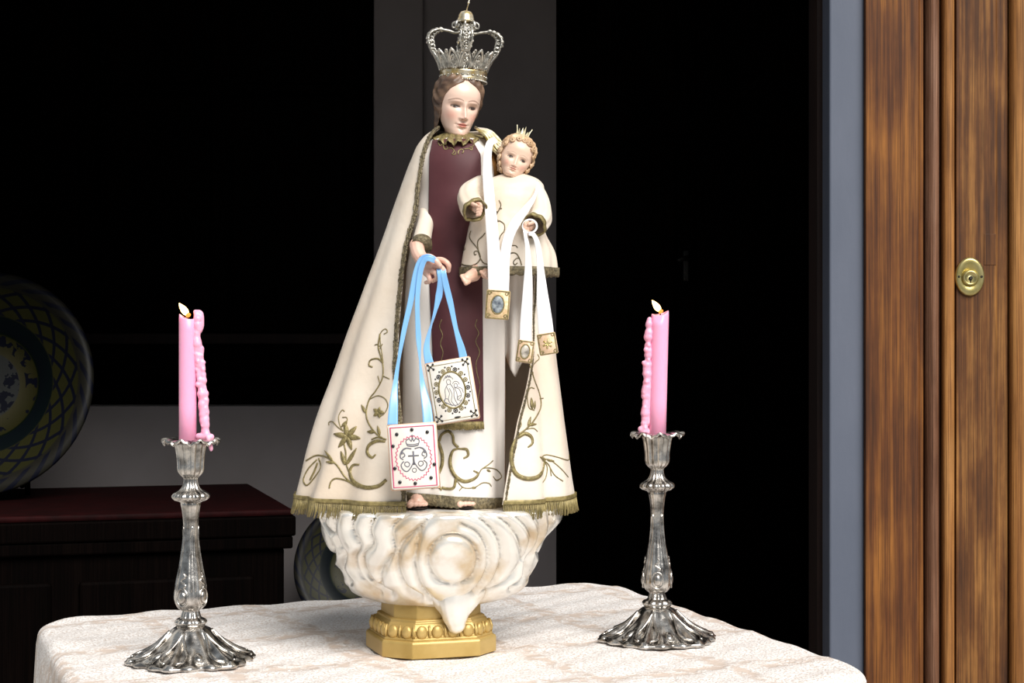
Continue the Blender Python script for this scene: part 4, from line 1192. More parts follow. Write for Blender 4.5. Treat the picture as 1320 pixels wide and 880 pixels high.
for k_, p0 in enumerate((R(4), R(94), R(184), R(274))):
    A = spline(arch, 46)
    prts = []
    wd = np.interp(np.linspace(0, 1, 46), [0, .2, .42, .6, 1], [4, 7.5, 6.5, 2.6, 1.6])
    def ap(i, lat, lift=0):
        r, h = A[i]
        return np.array([(r * math.sin(p0) + lat * math.cos(p0)) * mm, (-r * math.cos(p0) + lat * math.sin(p0)) * mm, (h + lift) * mm])
    for sgn in (-1, 1):
        prts.append(tube(np.array([ap(i, sgn * wd[i]) for i in range(46)]), np.interp(np.arange(46), [0, 25, 45], [.0017, .0017, .0013]), 6))
    prts.append(tube(np.array([ap(i, 0, .6) for i in range(18, 46)]), .0016, 6))
    for i in range(2, 27, 4):
        cen = ap(i, 0)
        loop = [ap(min(45, max(0, i + int(round(2.2 * math.sin(t))))), wd[i] * .62 * math.cos(t)) for t in np.linspace(0, 2 * math.pi, 14, endpoint=False)]
        prts.append(tube(np.array(loop), .0013, 5, closed=True)); prts.append(ball(cen, .0022, 7, 5))
    for i in range(4, 24, 4):
        for sgn in (-1, 1): prts.append(ball(ap(i, sgn * (wd[i] + 1.0)), .0017, 7, 5))
    for i in range(3, 25, 3):
        r_c, h_c = A[i]; rad_l = np.interp(i, [3, 9, 16, 24], [3.2, 5.6, 5.0, 2.6])
        for sgn in (-1, 1):
            lp_ = []
            for t in np.linspace(0, 5.6, 14):
                rr_ = rad_l * (1 - t / 9)
                r2_, h2_ = r_c - 3.0 + rr_ * math.cos(t), h_c + rr_ * math.sin(t)
                lp_.append(np.array([(r2_ * math.sin(p0) + sgn * 2.4 * math.cos(p0)) * mm, (-r2_ * math.cos(p0) + sgn * 2.4 * math.sin(p0)) * mm, h2_ * mm]))
            prts.append(tube(np.array(lp_), .0014, 5))
    cobj('arch', merge(*prts), M['crown_silver'])
prts = []
for k_ in range(8):
    a = 2 * math.pi * k_ / 8
    def rp(r, h): return np.array([r * math.sin(a), -r * math.cos(a), h]) * mm
    prts.append(tube(spline([rp(4, 68), rp(7, 73), rp(12, 77), rp(16.5, 75), rp(16.5, 70), rp(12.5, 70), rp(12.5, 73.5)], 24), .0014, 6, flat=1.6))
cobj('coronet', merge(*prts, lathe([(.002, .064), (.006, .068), (.0075, .075), (.002, .078)], 20)), M['crown_silver'])
cobj('orb', lathe([(.002, .076), (.011, .077), (.0118, .079), (.0108, .0805), (.0102, .083), (.0092, .087), (.0068, .0905), (.003, .092), (.0008, .0925)], 32), M['crown_gold'])
cobj('finial', merge(tube([(0, 0, .091), (.0022, 0, .1), (.005, 0, .118)], .0008, 6), ball((.0026, 0, .1025), .0017, 8, 6)), M['crown_gold'])
# ------------------------------------------------------------------ child figure
CH = P(652, 348, -.055)
kid = thing('infant_statue', 'painted child figure in cream embroidered tunic on the woman statue\'s arm', 'statue', tuple(CH))
CYD = -.060
def lrow(py, l, r, b): return (py, l, r, b, CYD)
# rows are traced at the child's own depth, so scale them to it
def at_depth(rows, y):
    k_ = (D0 + y) / D0
    out = []
    for py, l, r, b, yc in rows:
        z = ZC - (py - 440) * .001 * k_
        out.append(((1.588 - z) * 1000, 660 + (l - 660) * k_, 660 + (r - 660) * k_, b, yc))
    return out
kid_rows = at_depth([lrow(224, 648, 676, .014), lrow(229, 634, 690, .020), lrow(236, 618, 699, .028), lrow(250, 609, 701, .034), lrow(275, 608, 698, .038), lrow(300, 602, 702, .042), lrow(325, 596, 713, .046), lrow(349, 592, 716, .048)], CYD)
kf = lambda p, py: .045 * np.clip((py - 270) / 80, 0, 1) * np.cos(7 * p + 1.0) + .018 * np.clip((py - 240) / 80, 0, 1) * np.cos(13 * p + py * .03)
Gk = loft(kid_rows, 140, 70, -math.pi, math.pi, True, kf)
kt = obj('tunic', closed_grid(Gk), M['satin'], kid)
bv_kid = bvh_of(kt)
bot = Gk[:, -1]
nk_ = bot - bot.mean(0); nk_[:, 2] = 0; nk_ /= np.linalg.norm(nk_, axis=1)[:, None]
rows_ = []
for t in np.linspace(0, 1, 4):
    rows_.append(bot + nk_ * (.0012 + .0008 * nrng.random(len(bot))[:, None]) + np.array([0, 0, .004 - .010 * t]) - np.array([0, 0, 1]) * (np.abs(np.sin(np.linspace(0, 30 * math.pi, len(bot)))) * .002 * t)[:, None])
obj('lace_hem', thick_grid(np.stack(rows_, 1), -.001, True), M['goldthread_d'], kt)
kz = lambda l: [(585 + x / 6.77, 250 + y / 6.77) for x, y in l]
stem_parts('embroidered_vine', bv_kid, kt, M['goldthread_d'], [
    (kz([(52, 600), (100, 622), (180, 618), (232, 560), (212, 480), (212, 410), (250, 370), (275, 340)]), .0008),
    (kz([(232, 560), (210, 500), (180, 505), (182, 530), (198, 525)]), .0007), (kz([(150, 320), (138, 380), (180, 440), (212, 480)]), .0007), (kz([(232, 560), (260, 600), (300, 615)]), .0008),
    (kz([(60, 470), (80, 450), (100, 480), (80, 500)]), .0006)])
stem_parts('embroidered_vine', bv_kid, kt, M['goldthread_d'], [
    (kz([(395, 55), (412, 95), (395, 140), (370, 185)]), .0007), (kz([(395, 130), (420, 125)]), .0008), (kz([(365, 235), (400, 235), (440, 265), (440, 320), (410, 360), (390, 415)]), .0007),
    (kz([(470, 545), (500, 515), (545, 520), (575, 570), (590, 620)]), .0008), (kz([(575, 560), (550, 560), (520, 590), (530, 618), (555, 600)]), .0007), (kz([(500, 450), (540, 450), (555, 470)]), .0007), (kz([(655, 380), (690, 385), (705, 415)]), .0008)],
    [(kz([(365, 225)])[0], kz([(395, 240)])[0], .0016), (kz([(385, 150)])[0], kz([(375, 165)])[0], .0014)])
khead, KM = make_head('head', P(665, 203.5, CYD - .004), .0535, R(6), R(-1), R(21), True, kid)
kh = hair_cap(khead, KM, [(-.4, 118), (-.2, 92), (0, 76), (.2, 62), (.32, 44), (.40, 20), (.46, 4), (.51, 1)], M['blond'], 1.1, -.42, .05, .02, 30)
# curls around the face, each a little spiral
def curl(ph, z, size, turns=1.6, spin=1):
    x, y = head_surf(np.array([ph]), np.array([np.clip(z, -.48, .49)]), .03, 1.1)
    c = np.array([x[0], y[0], z]); n_ = np.array([x[0], y[0], z * .5]); n_ /= np.linalg.norm(n_)
    a = np.cross(n_, [0, 0, 1.0]); a /= np.linalg.norm(a) + 1e-9; b = np.cross(n_, a)
    pts_ = []; rr_ = []
    for t in np.linspace(0, 1, 16):
        th = spin * turns * 2 * math.pi * t; r = size * (1 - .75 * t)
        pts_.append(c + (a * math.cos(th) + b * math.sin(th)) * r + n_ * (.035 * t)); rr_.append(size * .36 * (1 - .3 * t))
    return tube(np.array(pts_), np.array(rr_), 7)
cl = []
for ph, z, s in ((-62, .20, .075), (-76, .03, .085), (-84, -.13, .085), (-92, -.28, .08), (-104, -.40, .075), (64, .16, .07), (78, -.02, .085), (86, -.18, .09), (92, -.32, .085), (104, -.42, .07),
                 (-40, .33, .07), (-18, .40, .065), (6, .42, .06), (28, .39, .065), (48, .31, .07), (-100, .05, .09), (100, .05, .09), (-112, -.15, .09), (110, -.15, .09), (-80, .30, .08), (82, .28, .08), (-60, .40, .07), (60, .42, .07)):
    obj('curl', xf(curl(R(ph), z, s, spin=1 if ph > 0 else -1), KM), M['blond'], kh)
obj('neck', tube([P(661, 220, CYD), P(660, 232, CYD)], [.009, .011], 16), M['skin_ch'], kid)
collar(kid, P(661, 228.5, CYD), .0105, .0115, .007, .009, .004, .003, n=90, amp=.0016, freq=11, mat=M['goldthread_d'])

# sleeves: flared, open at the end
def sleeve(name, pts_, rads, par, flare_mat):
    p = spline(pts_, 26); r = np.interp(np.linspace(0, 1, 26), np.linspace(0, 1, len(rads)), rads)
    T, N_, B_ = frames(p)
    a = np.linspace(0, 2 * math.pi, 40, endpoint=False)
    fold = 1 + .05 * np.sin(5 * a)[None] * np.linspace(0, 1, 26)[:, None] + .03 * np.sin(9 * a + 1)[None]
    V_ = p[:, None] + (r[:, None] * fold)[..., None] * (np.cos(a)[None, :, None] * N_[:, None] + np.sin(a)[None, :, None] * B_[:, None])
    o = obj(name, thick_grid(V_.transpose(1, 0, 2), .0012, True), M['satin'], par)
    E = V_[-4:].transpose(1, 0, 2)
    cen = p[-4:][None]
    E = cen + (E - cen) * 1.03
    obj('cuff', thick_grid(E[:, 1:], .0022, True), flare_mat, o)
    return o
sl1 = sleeve('sleeve', [P(622, 236, CYD - .01), P(606, 250, CYD - .030), P(606, 262, CYD - .048), P(613, 272, CYD - .062)], [.011, .0138, .0148, .0152], kid, M['goldthread'])
sl2 = sleeve('sleeve', [P(688, 238, CYD - .008), P(696, 260, CYD - .020), P(697, 280, CYD - .038), P(688, 291, CYD - .058)], [.009, .0118, .0138, .0148], kid, M['goldthread'])
def small_hand(c, dirx, parent, s=1.0, down=0.0):
    """little fist: palm, four curled fingers, thumb"""
    q = lambda dx, dy, dz: c + np.array([dx * dirx, dy, dz]) * s
    chs = [([q(-.004, .020, .004), q(0, .006, .001), q(.002, -.002, 0)], [.0052, .0056, .0062])]
    for i in range(4):
        zz = .0052 - .0034 * i
        ln = (1.0, 1.08, 1.0, .82)[i]
        chs.append(([q(.002, -.004, zz), q(.0055 * ln, -.0085, zz - .0004), q(.0065 * ln, -.0085 - .001, zz - .0032), q(.002, -.0085, zz - .0042)], [.0023, .0022, .0020, .0017]))
    chs.append(([q(-.004, -.002, .005), q(-.003, -.0085, .0048), q(.0015, -.0115, .0028)], [.0026, .0024, .0019]))
    blob('hand', chs, .0006, M['skin_ch'], parent, 2)
small_hand(P(613, 268.5, CYD - .064), 1, kid, 1.0)
small_hand(P(683, 292.5, CYD - .062), -1, kid, .95)
# bare feet under the hem
def kid_foot(a, b, c_):
    a, b, c_ = map(np.array, (a, b, c_))
    chs = [([a, b], [.0095, .0085]), ([b, (b + c_) / 2, c_], [.0085, .0075, .0062])]
    d = (c_ - b) / np.linalg.norm(c_ - b); side = np.cross(d, [0, -1.0, 0.2]); side /= np.linalg.norm(side)
    for i, (o_, l_, r_) in enumerate(((-.0048, .0068, .0030), (-.0016, .0064, .0024), (.0010, .0058, .0022), (.0034, .005, .0021), (.0056, .004, .0019))):
        chs.append(([c_ + side * o_, c_ + side * o_ * 1.1 + d * l_], [r_ * 1.05, r_]))
    blob('foot', chs, .0007, M['skin_ch'], kid, 3)
kid_foot(P(617, 338, -.085), P(611, 354, -.090), P(601, 359, -.104))
kid_foot(P(635, 338, -.085), P(631, 350, -.090), P(626, 353, -.106))

# small crown of the child
kcc = P(671.5, 180, CYD - .004)
kc = thing('pointed_crown', 'tiny pale gilt pointed crown on the child\'s curls', 'crown', tuple(kcc))
Kt = Matrix.Rotation(R(17), 4, 'Y')
obj('band', xf(lathe([(.0062, -.003), (.0070, -.003), (.0074, .001), (.0066, .001)], 32), Kt), M['crown_paper'], kc, local=True)
for k_ in range(8):
    a = 2 * math.pi * k_ / 8 + .2
    h = .0165 if k_ % 2 == 0 else .0125
    rb, rt = .0071, .0105
    def kp(da, r, z): return np.array([r * math.sin(a + da), -r * math.cos(a + da), z])
    V_ = [kp(-.36, rb, 0), kp(.36, rb, 0), kp(.30, rb + .001, .004), kp(.16, rt - .002, h * .6), kp(0, rt, h), kp(-.16, rt - .002, h * .6), kp(-.30, rb + .001, .004)]
    W_in = [np.array([v[0] * .92, v[1] * .92, v[2]]) for v in V_]
    n_ = 7
    fcs = [tuple(range(n_)), tuple(range(2 * n_ - 1, n_ - 1, -1))] + [(i, (i + 1) % n_, n_ + (i + 1) % n_, n_ + i) for i in range(n_)]
    obj('crown_point', xf((np.array(V_ + W_in), fcs), Kt), M['crown_paper'], kc, local=True, smooth=False)

# ------------------------------------------------------------------ scapulars on ribbons
def ribbon(name, pts_, widths, mat, par, twist=None, t=.0005, n=60, lat=None):
    """flat band; centre line given in 3-D, width in metres, twist in degrees about its course (0 = facing out)"""
    p = spline(pts_, n)
    w = np.interp(np.linspace(0, 1, n), np.linspace(0, 1, len(widths)), widths) / 2
    tw = np.zeros(n) if twist is None else np.radians(np.interp(np.linspace(0, 1, n), np.linspace(0, 1, len(twist)), twist))
    T = np.gradient(p, axis=0); T /= np.linalg.norm(T, axis=1)[:, None]
    out = np.tile(np.array([0, -1.0, 0.0]), (n, 1))
    side = np.cross(T, out)
    bad = np.linalg.norm(side, axis=1) < .25
    side[bad] = np.array([1.0, 0, 0]) if side[~bad].sum() == 0 or side[~bad][:, 0].sum() > 0 else np.array([-1.0, 0, 0])
    for i in range(1, n):
        if side[i] @ side[i - 1] < 0: side[i] = -side[i]
    side /= np.linalg.norm(side, axis=1)[:, None]
    nrm = np.cross(side, T)
    d = side * np.cos(tw)[:, None] + nrm * np.sin(tw)[:, None]
    cur = np.linspace(-1, 1, 7)
    nn_ = np.cross(d, T)
    G_ = p[None] + d[None] * (w[None, :] * cur[:, None])[..., None] + nn_[None] * (.05 * w[None, :] * (cur[:, None] ** 2))[..., None]
    return obj(name, thick_grid(G_, t), mat, par)

def card_frame(tl, tr, br, bl, y, tilt=0.0):
    """card plane from its four traced corners at depth y: origin, unit axes, size"""
    A = [P(*q, y) for q in (tl, tr, br, bl)]
    c = sum(A) / 4; ux = (A[1] - A[0] + A[2] - A[3]) / 2; uz = (A[0] - A[3] + A[1] - A[2]) / 2
    w, h = np.linalg.norm(ux), np.linalg.norm(uz); ux /= w
    uz = uz - ux * (uz @ ux); uz /= np.linalg.norm(uz)
    if tilt:
        uz = uz * math.cos(tilt) + np.array([0, -1.0, 0]) * -math.sin(tilt)
    uy = np.cross(uz, ux)
    Mc = Matrix(((ux[0], uy[0], uz[0], c[0]), (ux[1], uy[1], uz[1], c[1]), (ux[2], uy[2], uz[2], c[2]), (0, 0, 0, 1)))
    return Mc, w, h
def rc_card(w, h, t, r=.003):
    pts_ = []
    for cx, cz, a0 in ((w / 2 - r, h / 2 - r, 0), (-w / 2 + r, h / 2 - r, 90), (-w / 2 + r, -h / 2 + r, 180), (w / 2 - r, -h / 2 + r, 270)):
        for a in (0, 30, 60, 90): pts_.append((cx + r * math.cos(R(a0 + a)), cz + r * math.sin(R(a0 + a))))
    n = len(pts_); rows = [(-t / 2, .97), (-t / 2 * .6, 1), (t / 2 * .6, 1), (t / 2, .97)]
    V_ = [(x * k_, y, z * k_) for y, k_ in rows for x, z in pts_]
    f_ = [tuple(range(n)), tuple(range(3 * n, 4 * n))] + [(j * n + i, j * n + (i + 1) % n, (j + 1) * n + (i + 1) % n, (j + 1) * n + i) for j in range(3) for i in range(n)]
    return np.array(V_), f_
def line2(pts_, r, y, n=None, closed=False):
    q = spline([(a, 0, b) for a, b in pts_], n or max(8, len(pts_) * 6), closed) if len(pts_) > 2 else np.array([(a, 0, b) for a, b in pts_], float)
    q = np.array(q); q[:, 1] = y
    return tube(q, r, 5, closed=closed, flat=.5, normals=np.tile([0, -1.0, 0], (len(q), 1)))
def poly2(pts_, r, y, closed=False):
    q = np.array([(a, y, b) for a, b in pts_], float)
    return tube(q, r, 5, closed=closed, flat=.5, normals=np.tile([0, -1.0, 0], (len(q), 1)))

# blue pair over the woman's hand
c0 = P(556, 340, -.11)
bs = thing('blue_ribbon_scapular', 'scapular with two embroidered cards on light blue ribbons over the woman\'s hand', 'scapular', tuple(c0))
YA, YC = -.142, -.112
t_ = .0045
# pink bordered card
Mc, w, h = card_frame((500, 548), (562, 545), (566, 627), (505, 632), YA)
ca = obj('pink_bordered_card', xf(rc_card(w, h, t_), Mc), M['card'], bs, bevel=0, label='white card with crimson border and grey monogram')
yf = -t_ / 2 - .0002
obj('card_edging', xf(merge(line2([(-w / 2, -h / 2), (w / 2, -h / 2)], .0012, 0), line2([(w / 2, -h / 2), (w / 2, h / 2)], .0012, 0), line2([(w / 2, h / 2), (-w / 2, h / 2)], .0012, 0), line2([(-w / 2, h / 2), (-w / 2, -h / 2)], .0012, 0)), Mc), M['card_edge'], ca)
i_ = .0028
obj('pink_border', xf(poly2([(-w / 2 + i_, -h / 2 + i_), (w / 2 - i_, -h / 2 + i_), (w / 2 - i_, h / 2 - i_), (-w / 2 + i_, h / 2 - i_)], .0009, yf, True), Mc), M['pink'], ca)
zig = []
nzg = 64
for k_ in range(nzg):
    a = 2 * math.pi * k_ / nzg; rr = 1 + (.045 if k_ % 2 else -.045)
    zig.append((.0212 * rr * math.cos(a), -.002 + .0262 * rr * math.sin(a)))
obj('pink_zigzag', xf(poly2(zig, .00062, yf, True), Mc), M['pink'], ca)
for (x, z) in ((-.0185, .028), (0, .0325), (.0185, .0285), (-.024, .014), (-.0235, -.013), (.0245, -.011), (-.0185, -.030), (0, -.0325), (.0195, -.027), (.0, .0)):
    if (x, z) == (0, 0): continue
    obj('bead', xf(ball((x, yf - .0004, z), .0022, 10, 7, (1, .6, 1)), Mc), M['bead'], ca)
em = [line2([(-.0066, .0135), (-.008, .019), (-.004, .0215), (-.0015, .0185), (0, .023), (.0015, .0185), (.004, .0215), (.008, .019), (.0066, .0135)], .0006, yf), line2([(-.0066, .0135), (0, .0125), (.0066, .0135)], .0008, yf), line2([(-.007, .0155), (0, .0145), (.007, .0155)], .0005, yf),
      line2([(0, .023), (0, .0265)], .0006, yf), line2([(-.0014, .0252), (.0014, .0252)], .0005, yf),
      line2([(0, .0065), (0, -.010)], .0011, yf), line2([(-.0065, .001), (.0065, .001)], .0009, yf)]
for s in (-1, 1):
    em += [line2([(s * .002, .0095), (s * .009, .0105), (s * .0145, .0065), (s * .0160, .000), (s * .0125, -.003)], .0008, yf),
           line2([(s * .0155, .004), (s * .012, .005), (s * .0105, .0015), (s * .0135, -.0005)], .0007, yf),
           line2([(0, -.006), (s * .004, -.013), (s * .009, -.0175), (s * .014, -.0145), (s * .0155, -.009), (s * .012, -.005)], .0007, yf),
           line2([(s * .007, -.006), (s * .0105, -.0065), (s * .011, -.010), (s * .0075, -.012), (s * .0052, -.009), (s * .007, -.006)], .0006, yf),
           line2([(s * .009, .0105), (s * .0125, .0085), (s * .014, .0035)], .001, yf)]
em += [line2([(.0025 * math.cos(a), -.0165 + .0025 * math.sin(a)) for a in np.linspace(0, 2 * math.pi, 10)], .0005, yf)]
obj('printed_monogram', xf(merge(*em), Mc), M['ink'], ca, label='grey crown and cross monogram')
# gold bordered card
Mg, w2, h2 = card_frame((550, 469), (607, 460), (616, 538), (560, 548), YC)
cg = obj('gold_bordered_card', xf(rc_card(w2, h2, t_), Mg), M['card'], bs, label='ivory card with gold scalloped oval')
obj('card_edging', xf(merge(*[line2([a, b], .0013, 0) for a, b in (((-w2 / 2, -h2 / 2), (w2 / 2, -h2 / 2)), ((w2 / 2, -h2 / 2), (w2 / 2, h2 / 2)), ((w2 / 2, h2 / 2), (-w2 / 2, h2 / 2)), ((-w2 / 2, h2 / 2), (-w2 / 2, -h2 / 2)))]), Mg), M['card_edge'], cg)
i_ = .0036
obj('gold_border', xf(poly2([(-w2 / 2 + i_, -h2 / 2 + i_), (w2 / 2 - i_, -h2 / 2 + i_), (w2 / 2 - i_, h2 / 2 - i_), (-w2 / 2 + i_, h2 / 2 - i_)], .0006, yf, True), Mg), M['goldthread'], cg)
ov = [(.0162 * math.cos(a), .0015 + .0225 * math.sin(a)) for a in np.linspace(0, 2 * math.pi, 40, endpoint=False)]
obj('oval_rim', xf(poly2(ov, .0011, yf, True), Mg), M['goldthread'], cg)
for k_ in range(16):
    a = 2 * math.pi * k_ / 16
    c = (.0195 * math.cos(a), .0015 + .0258 * math.sin(a))
    lp = [(c[0] + .0024 * math.cos(t), c[1] + .0024 * math.sin(t)) for t in np.linspace(0, 2 * math.pi, 10, endpoint=False)]
    obj('scallop', xf(merge(poly2(lp, .0006, yf, True), ball((c[0], yf, c[1]), .0013, 8, 6, (1, .5, 1))), Mg), M['goldthread'] if k_ % 3 else M['bead'], cg)
for k_ in range(16):
    a = 2 * math.pi * (k_ + .5) / 16
    obj('bead', xf(ball((.0218 * math.cos(a), yf, .0015 + .0290 * math.sin(a)), .0011, 8, 6, (1, .6, 1)), Mg), M['bead'], cg)
for sx_ in (-1, 1):
    for sz_ in (-1, 1):
        q = (sx_ * .0215, sz_ * .0320 + .0008)
        prt = []
        for a in (45, 135, 225, 315):
            e = (q[0] + .0044 * math.cos(R(a)), q[1] + .0044 * math.sin(R(a)))
            prt += [line2([q, e], .0006, yf), ball((e[0], yf, e[1]), .0015, 8, 6, (1, .6, 1))]
        obj('corner_cross', xf(merge(*prt), Mg), M['bead'], cg)
obj('bar_bead', xf(ball((.001, yf, -.0325), .0042, 10, 6, (1, .3, .25)), Mg), M['bead'], cg)
def arcl(cx, cz, rx, rz, a0, a1, r=.00035, n=14): return line2([(cx + rx * math.cos(R(a)), cz + rz * math.sin(R(a))) for a in np.linspace(a0, a1, n)], r, yf, n)
sk = [arcl(-.0028, .0118, .0026, .0032, 0, 360), arcl(.0052, .0062, .0021, .0026, 0, 360), line2([(-.0058, .0165), (-.0052, .0195), (-.0040, .0172), (-.0028, .0202), (-.0015, .0172), (-.0004, .0195), (.0002, .0165)], .0004, yf),
      line2([(-.0045, .009), (-.0085, .003), (-.0095, -.006), (-.0125, -.013)], .0004, yf), line2([(-.001, .009), (.002, .002), (.001, -.008), (.004, -.018)], .0004, yf), line2([(-.006, .006), (-.004, -.002), (-.0065, -.01), (-.003, -.018)], .00035, yf),
      line2([(-.003, .004), (-.001, -.004), (-.003, -.012), (.001, -.019)], .00035, yf), line2([(.003, .004), (.0085, .001), (.010, -.007), (.0065, -.011)], .00035, yf), line2([(.0035, .003), (.005, -.004), (.0045, -.012)], .00035, yf),
      line2([(-.011, -.012), (-.004, -.0165), (.004, -.0175), (.010, -.0125)], .00045, yf), line2([(.0075, .004), (.012, .001), (.013, -.004)], .00035, yf), arcl(-.0028, .0118, .0062, .0072, 20, 160), arcl(.0055, .0065, .0042, .0048, 0, 150), arcl(-.009, -.011, .003, .003, 0, 300), arcl(.008, -.010, .003, .003, 60, 360)]
obj('printed_figures', xf(merge(*sk), Mg), M['ink'], cg, label='grey line drawing inside the oval')
# ribbons
k_ = S(-.12)
ribbon('ribbon', [P(561, 335, -.122), P(553, 331, -.124), P(544, 334, -.122), P(537, 350, -.122), P(529, 390, -.121), P(520, 430, -.121), P(511, 484, -.126), P(507.5, 520, -.135), P(506, 549, -.1405)], [7 * k_, 8 * k_, 8 * k_, 7 * k_, 6.5 * k_, 5 * k_, 6 * k_, 11 * k_, 13.5 * k_], M['blue_rib'], bs, twist=[0, 0, 10, 15, 25, 45, 25, 5, 0])
ribbon('ribbon', [P(561, 336, -.124), P(552, 333, -.1265), P(546, 337, -.125), P(541, 355, -.123), P(538, 390, -.122), P(540, 443, -.119), P(544, 490, -.123), P(550, 525, -.134), P(552, 549, -.1405)], [7 * k_, 7 * k_, 6 * k_, 6 * k_, 7 * k_, 3.5 * k_, 7 * k_, 12 * k_, 13.5 * k_], M['blue_rib'], bs, twist=[0, 0, 10, 15, 10, 60, 30, 8, 0])
ribbon('ribbon', [P(566, 346, -.117), P(567, 352, -.119), P(568, 362, -.118), P(566, 380, -.114), P(560, 405, -.112), P(553, 430, -.110), P(550, 450, -.110), P(554, 471, -.1105)], [7 * k_, 8 * k_, 9 * k_, 5 * k_, 3.5 * k_, 6 * k_, 9 * k_, 12 * k_], M['blue_rib'], bs, twist=[0, 0, 10, 25, 55, 30, 10, 0])
ribbon('ribbon', [P(571, 347, -.117), P(572, 354, -.119), P(575, 368, -.117), P(581, 392, -.114), P(588, 425, -.112), P(595, 450, -.110), P(598, 465, -.1105)], [7 * k_, 8 * k_, 8 * k_, 6.5 * k_, 6 * k_, 9 * k_, 11 * k_], M['blue_rib'], bs, twist=[0, 0, 10, 10, 20, 5, 0])

# white ribbon pair round the child's neck: one small card shows
def oval_card(par, name, tl, tr, br, bl, y, base, edge, pic, oval=True, star=False, label=None):
    Mo, w_, h_ = card_frame(tl, tr, br, bl, y)
    c = obj(name, xf(rc_card(w_, h_, .004, .002), Mo), base, par, label=label)
    y_ = -.0022
    obj('stitched_edge', xf(poly2([(-w_ / 2 + .0013, -h_ / 2 + .0013), (w_ / 2 - .0013, -h_ / 2 + .0013), (w_ / 2 - .0013, h_ / 2 - .0013), (-w_ / 2 + .0013, h_ / 2 - .0013)], .0010, y_, True), Mo), edge, c)
    for sx_ in (-1, 1):
        for sz_ in (-1, 1):
            q = (sx_ * w_ * .36, sz_ * h_ * .38)
            obj('corner_curl', xf(line2([(q[0] + .0026 * math.cos(t) * (1 - t / 11), q[1] + .0026 * math.sin(t) * (1 - t / 11)) for t in np.linspace(0, 7.5, 12)], .0006, y_), Mo), edge, c)
    if oval:
        rx, rz = w_ * .255, h_ * .30
        obj('oval_picture', xf(ball((0, 0, 0), 1, 28, 8, (rx, .0012, rz)), Mo @ Matrix.Translation((0, -.0018, 0))), pic, c)
        obj('oval_rim', xf(poly2([(rx * 1.05 * math.cos(t), rz * 1.05 * math.sin(t)) for t in np.linspace(0, 2 * math.pi, 30, endpoint=False)], .0008, y_, True), Mo), edge, c)
    if star:
        st_ = []
        for i in range(6):
            a = math.pi / 3 * i + .3
            st_.append(line2([(0, 0), (.006 * math.cos(a), .006 * math.sin(a))], .0011, y_))
        obj('gold_star', xf(merge(*st_), Mo), M['gold_leaf'], c)
    return c
w1 = thing('white_ribbon_scapular', 'scapular with one small gold card on white ribbon round the child\'s neck', 'scapular', tuple(P(640, 300, -.12)))
YK = -.128
oval_card(w1, 'gold_card', (627, 373), (658, 374.5), (656, 413), (625, 410), YK, M['card_gold'], M['goldthread'], M['photo'])
kw = S(-.12)
ribbon('ribbon', [P(640, 180, -.050), P(632, 184, -.062), P(629, 196, -.072), P(628, 216, -.092), P(629.5, 240, -.112), P(633, 280, -.118), P(636, 320, -.121), P(638, 350, -.1255), P(639.5, 377, -.1262)], [9 * kw, 10 * kw, 11 * kw, 13 * kw, 14 * kw, 15.5 * kw, 16 * kw, 18 * kw, 20 * kw], M['white_rib'], w1)
ribbon('ribbon', [P(694, 238, -.086), P(688, 255, -.106), P(676, 272, -.1135), P(664, 288, -.116), P(655, 308, -.119), P(650.5, 335, -.122), P(649.5, 360, -.1245), P(649, 377, -.1252)], [3 * kw, 4 * kw, 9 * kw, 13 * kw, 13 * kw, 13 * kw, 14 * kw, 14 * kw], M['white_rib'], w1)
w3 = thing('white_ribbon_scapular', 'scapular with two small peach cards on white ribbons from the child\'s hand', 'scapular', tuple(P(690, 300, -.13)))
oval_card(w3, 'peach_card', (667, 437), (688.5, 440), (687, 469), (665, 466), -.131, M['card_peach'], M['goldthread'], M['photo2'], label='peach card with an oval picture')
oval_card(w3, 'peach_card', (692.5, 431), (716, 427), (719.5, 455), (695, 459), -.128, M['card_peach'], M['goldthread'], M['photo2'], oval=False, star=True, label='peach card with a gold star')
lp = [P(683 + 9 * math.cos(t), 291.5 + 8.5 * math.sin(t), -.131 - .004 * math.sin(t)) for t in np.linspace(0, 2 * math.pi, 30, endpoint=False)]
obj('ribbon_loop', tube(np.array(lp), .0014, 6, closed=True, flat=.5), M['white_rib'], w3)
ribbon('ribbon', [P(676.5, 297, -.136), P(678, 306, -.136), P(680, 320, -.134), P(681, 345, -.132), P(680, 380, -.131), P(678, 415, -.130), P(677.5, 441, -.1295)], [5 * kw, 6 * kw, 9 * kw, 12 * kw, 14 * kw, 15 * kw, 15.5 * kw], M['white_rib'], w3, twist=[30, 15, 0, 0, 0, 0, 0])
ribbon('ribbon', [P(681, 301, -.138), P(687, 302, -.138), P(691.5, 310, -.136), P(694.5, 325, -.133), P(697, 350, -.130), P(699.5, 385, -.128), P(702.5, 415, -.127), P(704, 432, -.1265)], [5 * kw, 7 * kw, 8 * kw, 10 * kw, 13.5 * kw, 17 * kw, 19 * kw, 20 * kw], M['white_rib'], w3, twist=[0, 0, 0, 0, 0, 0, 0])

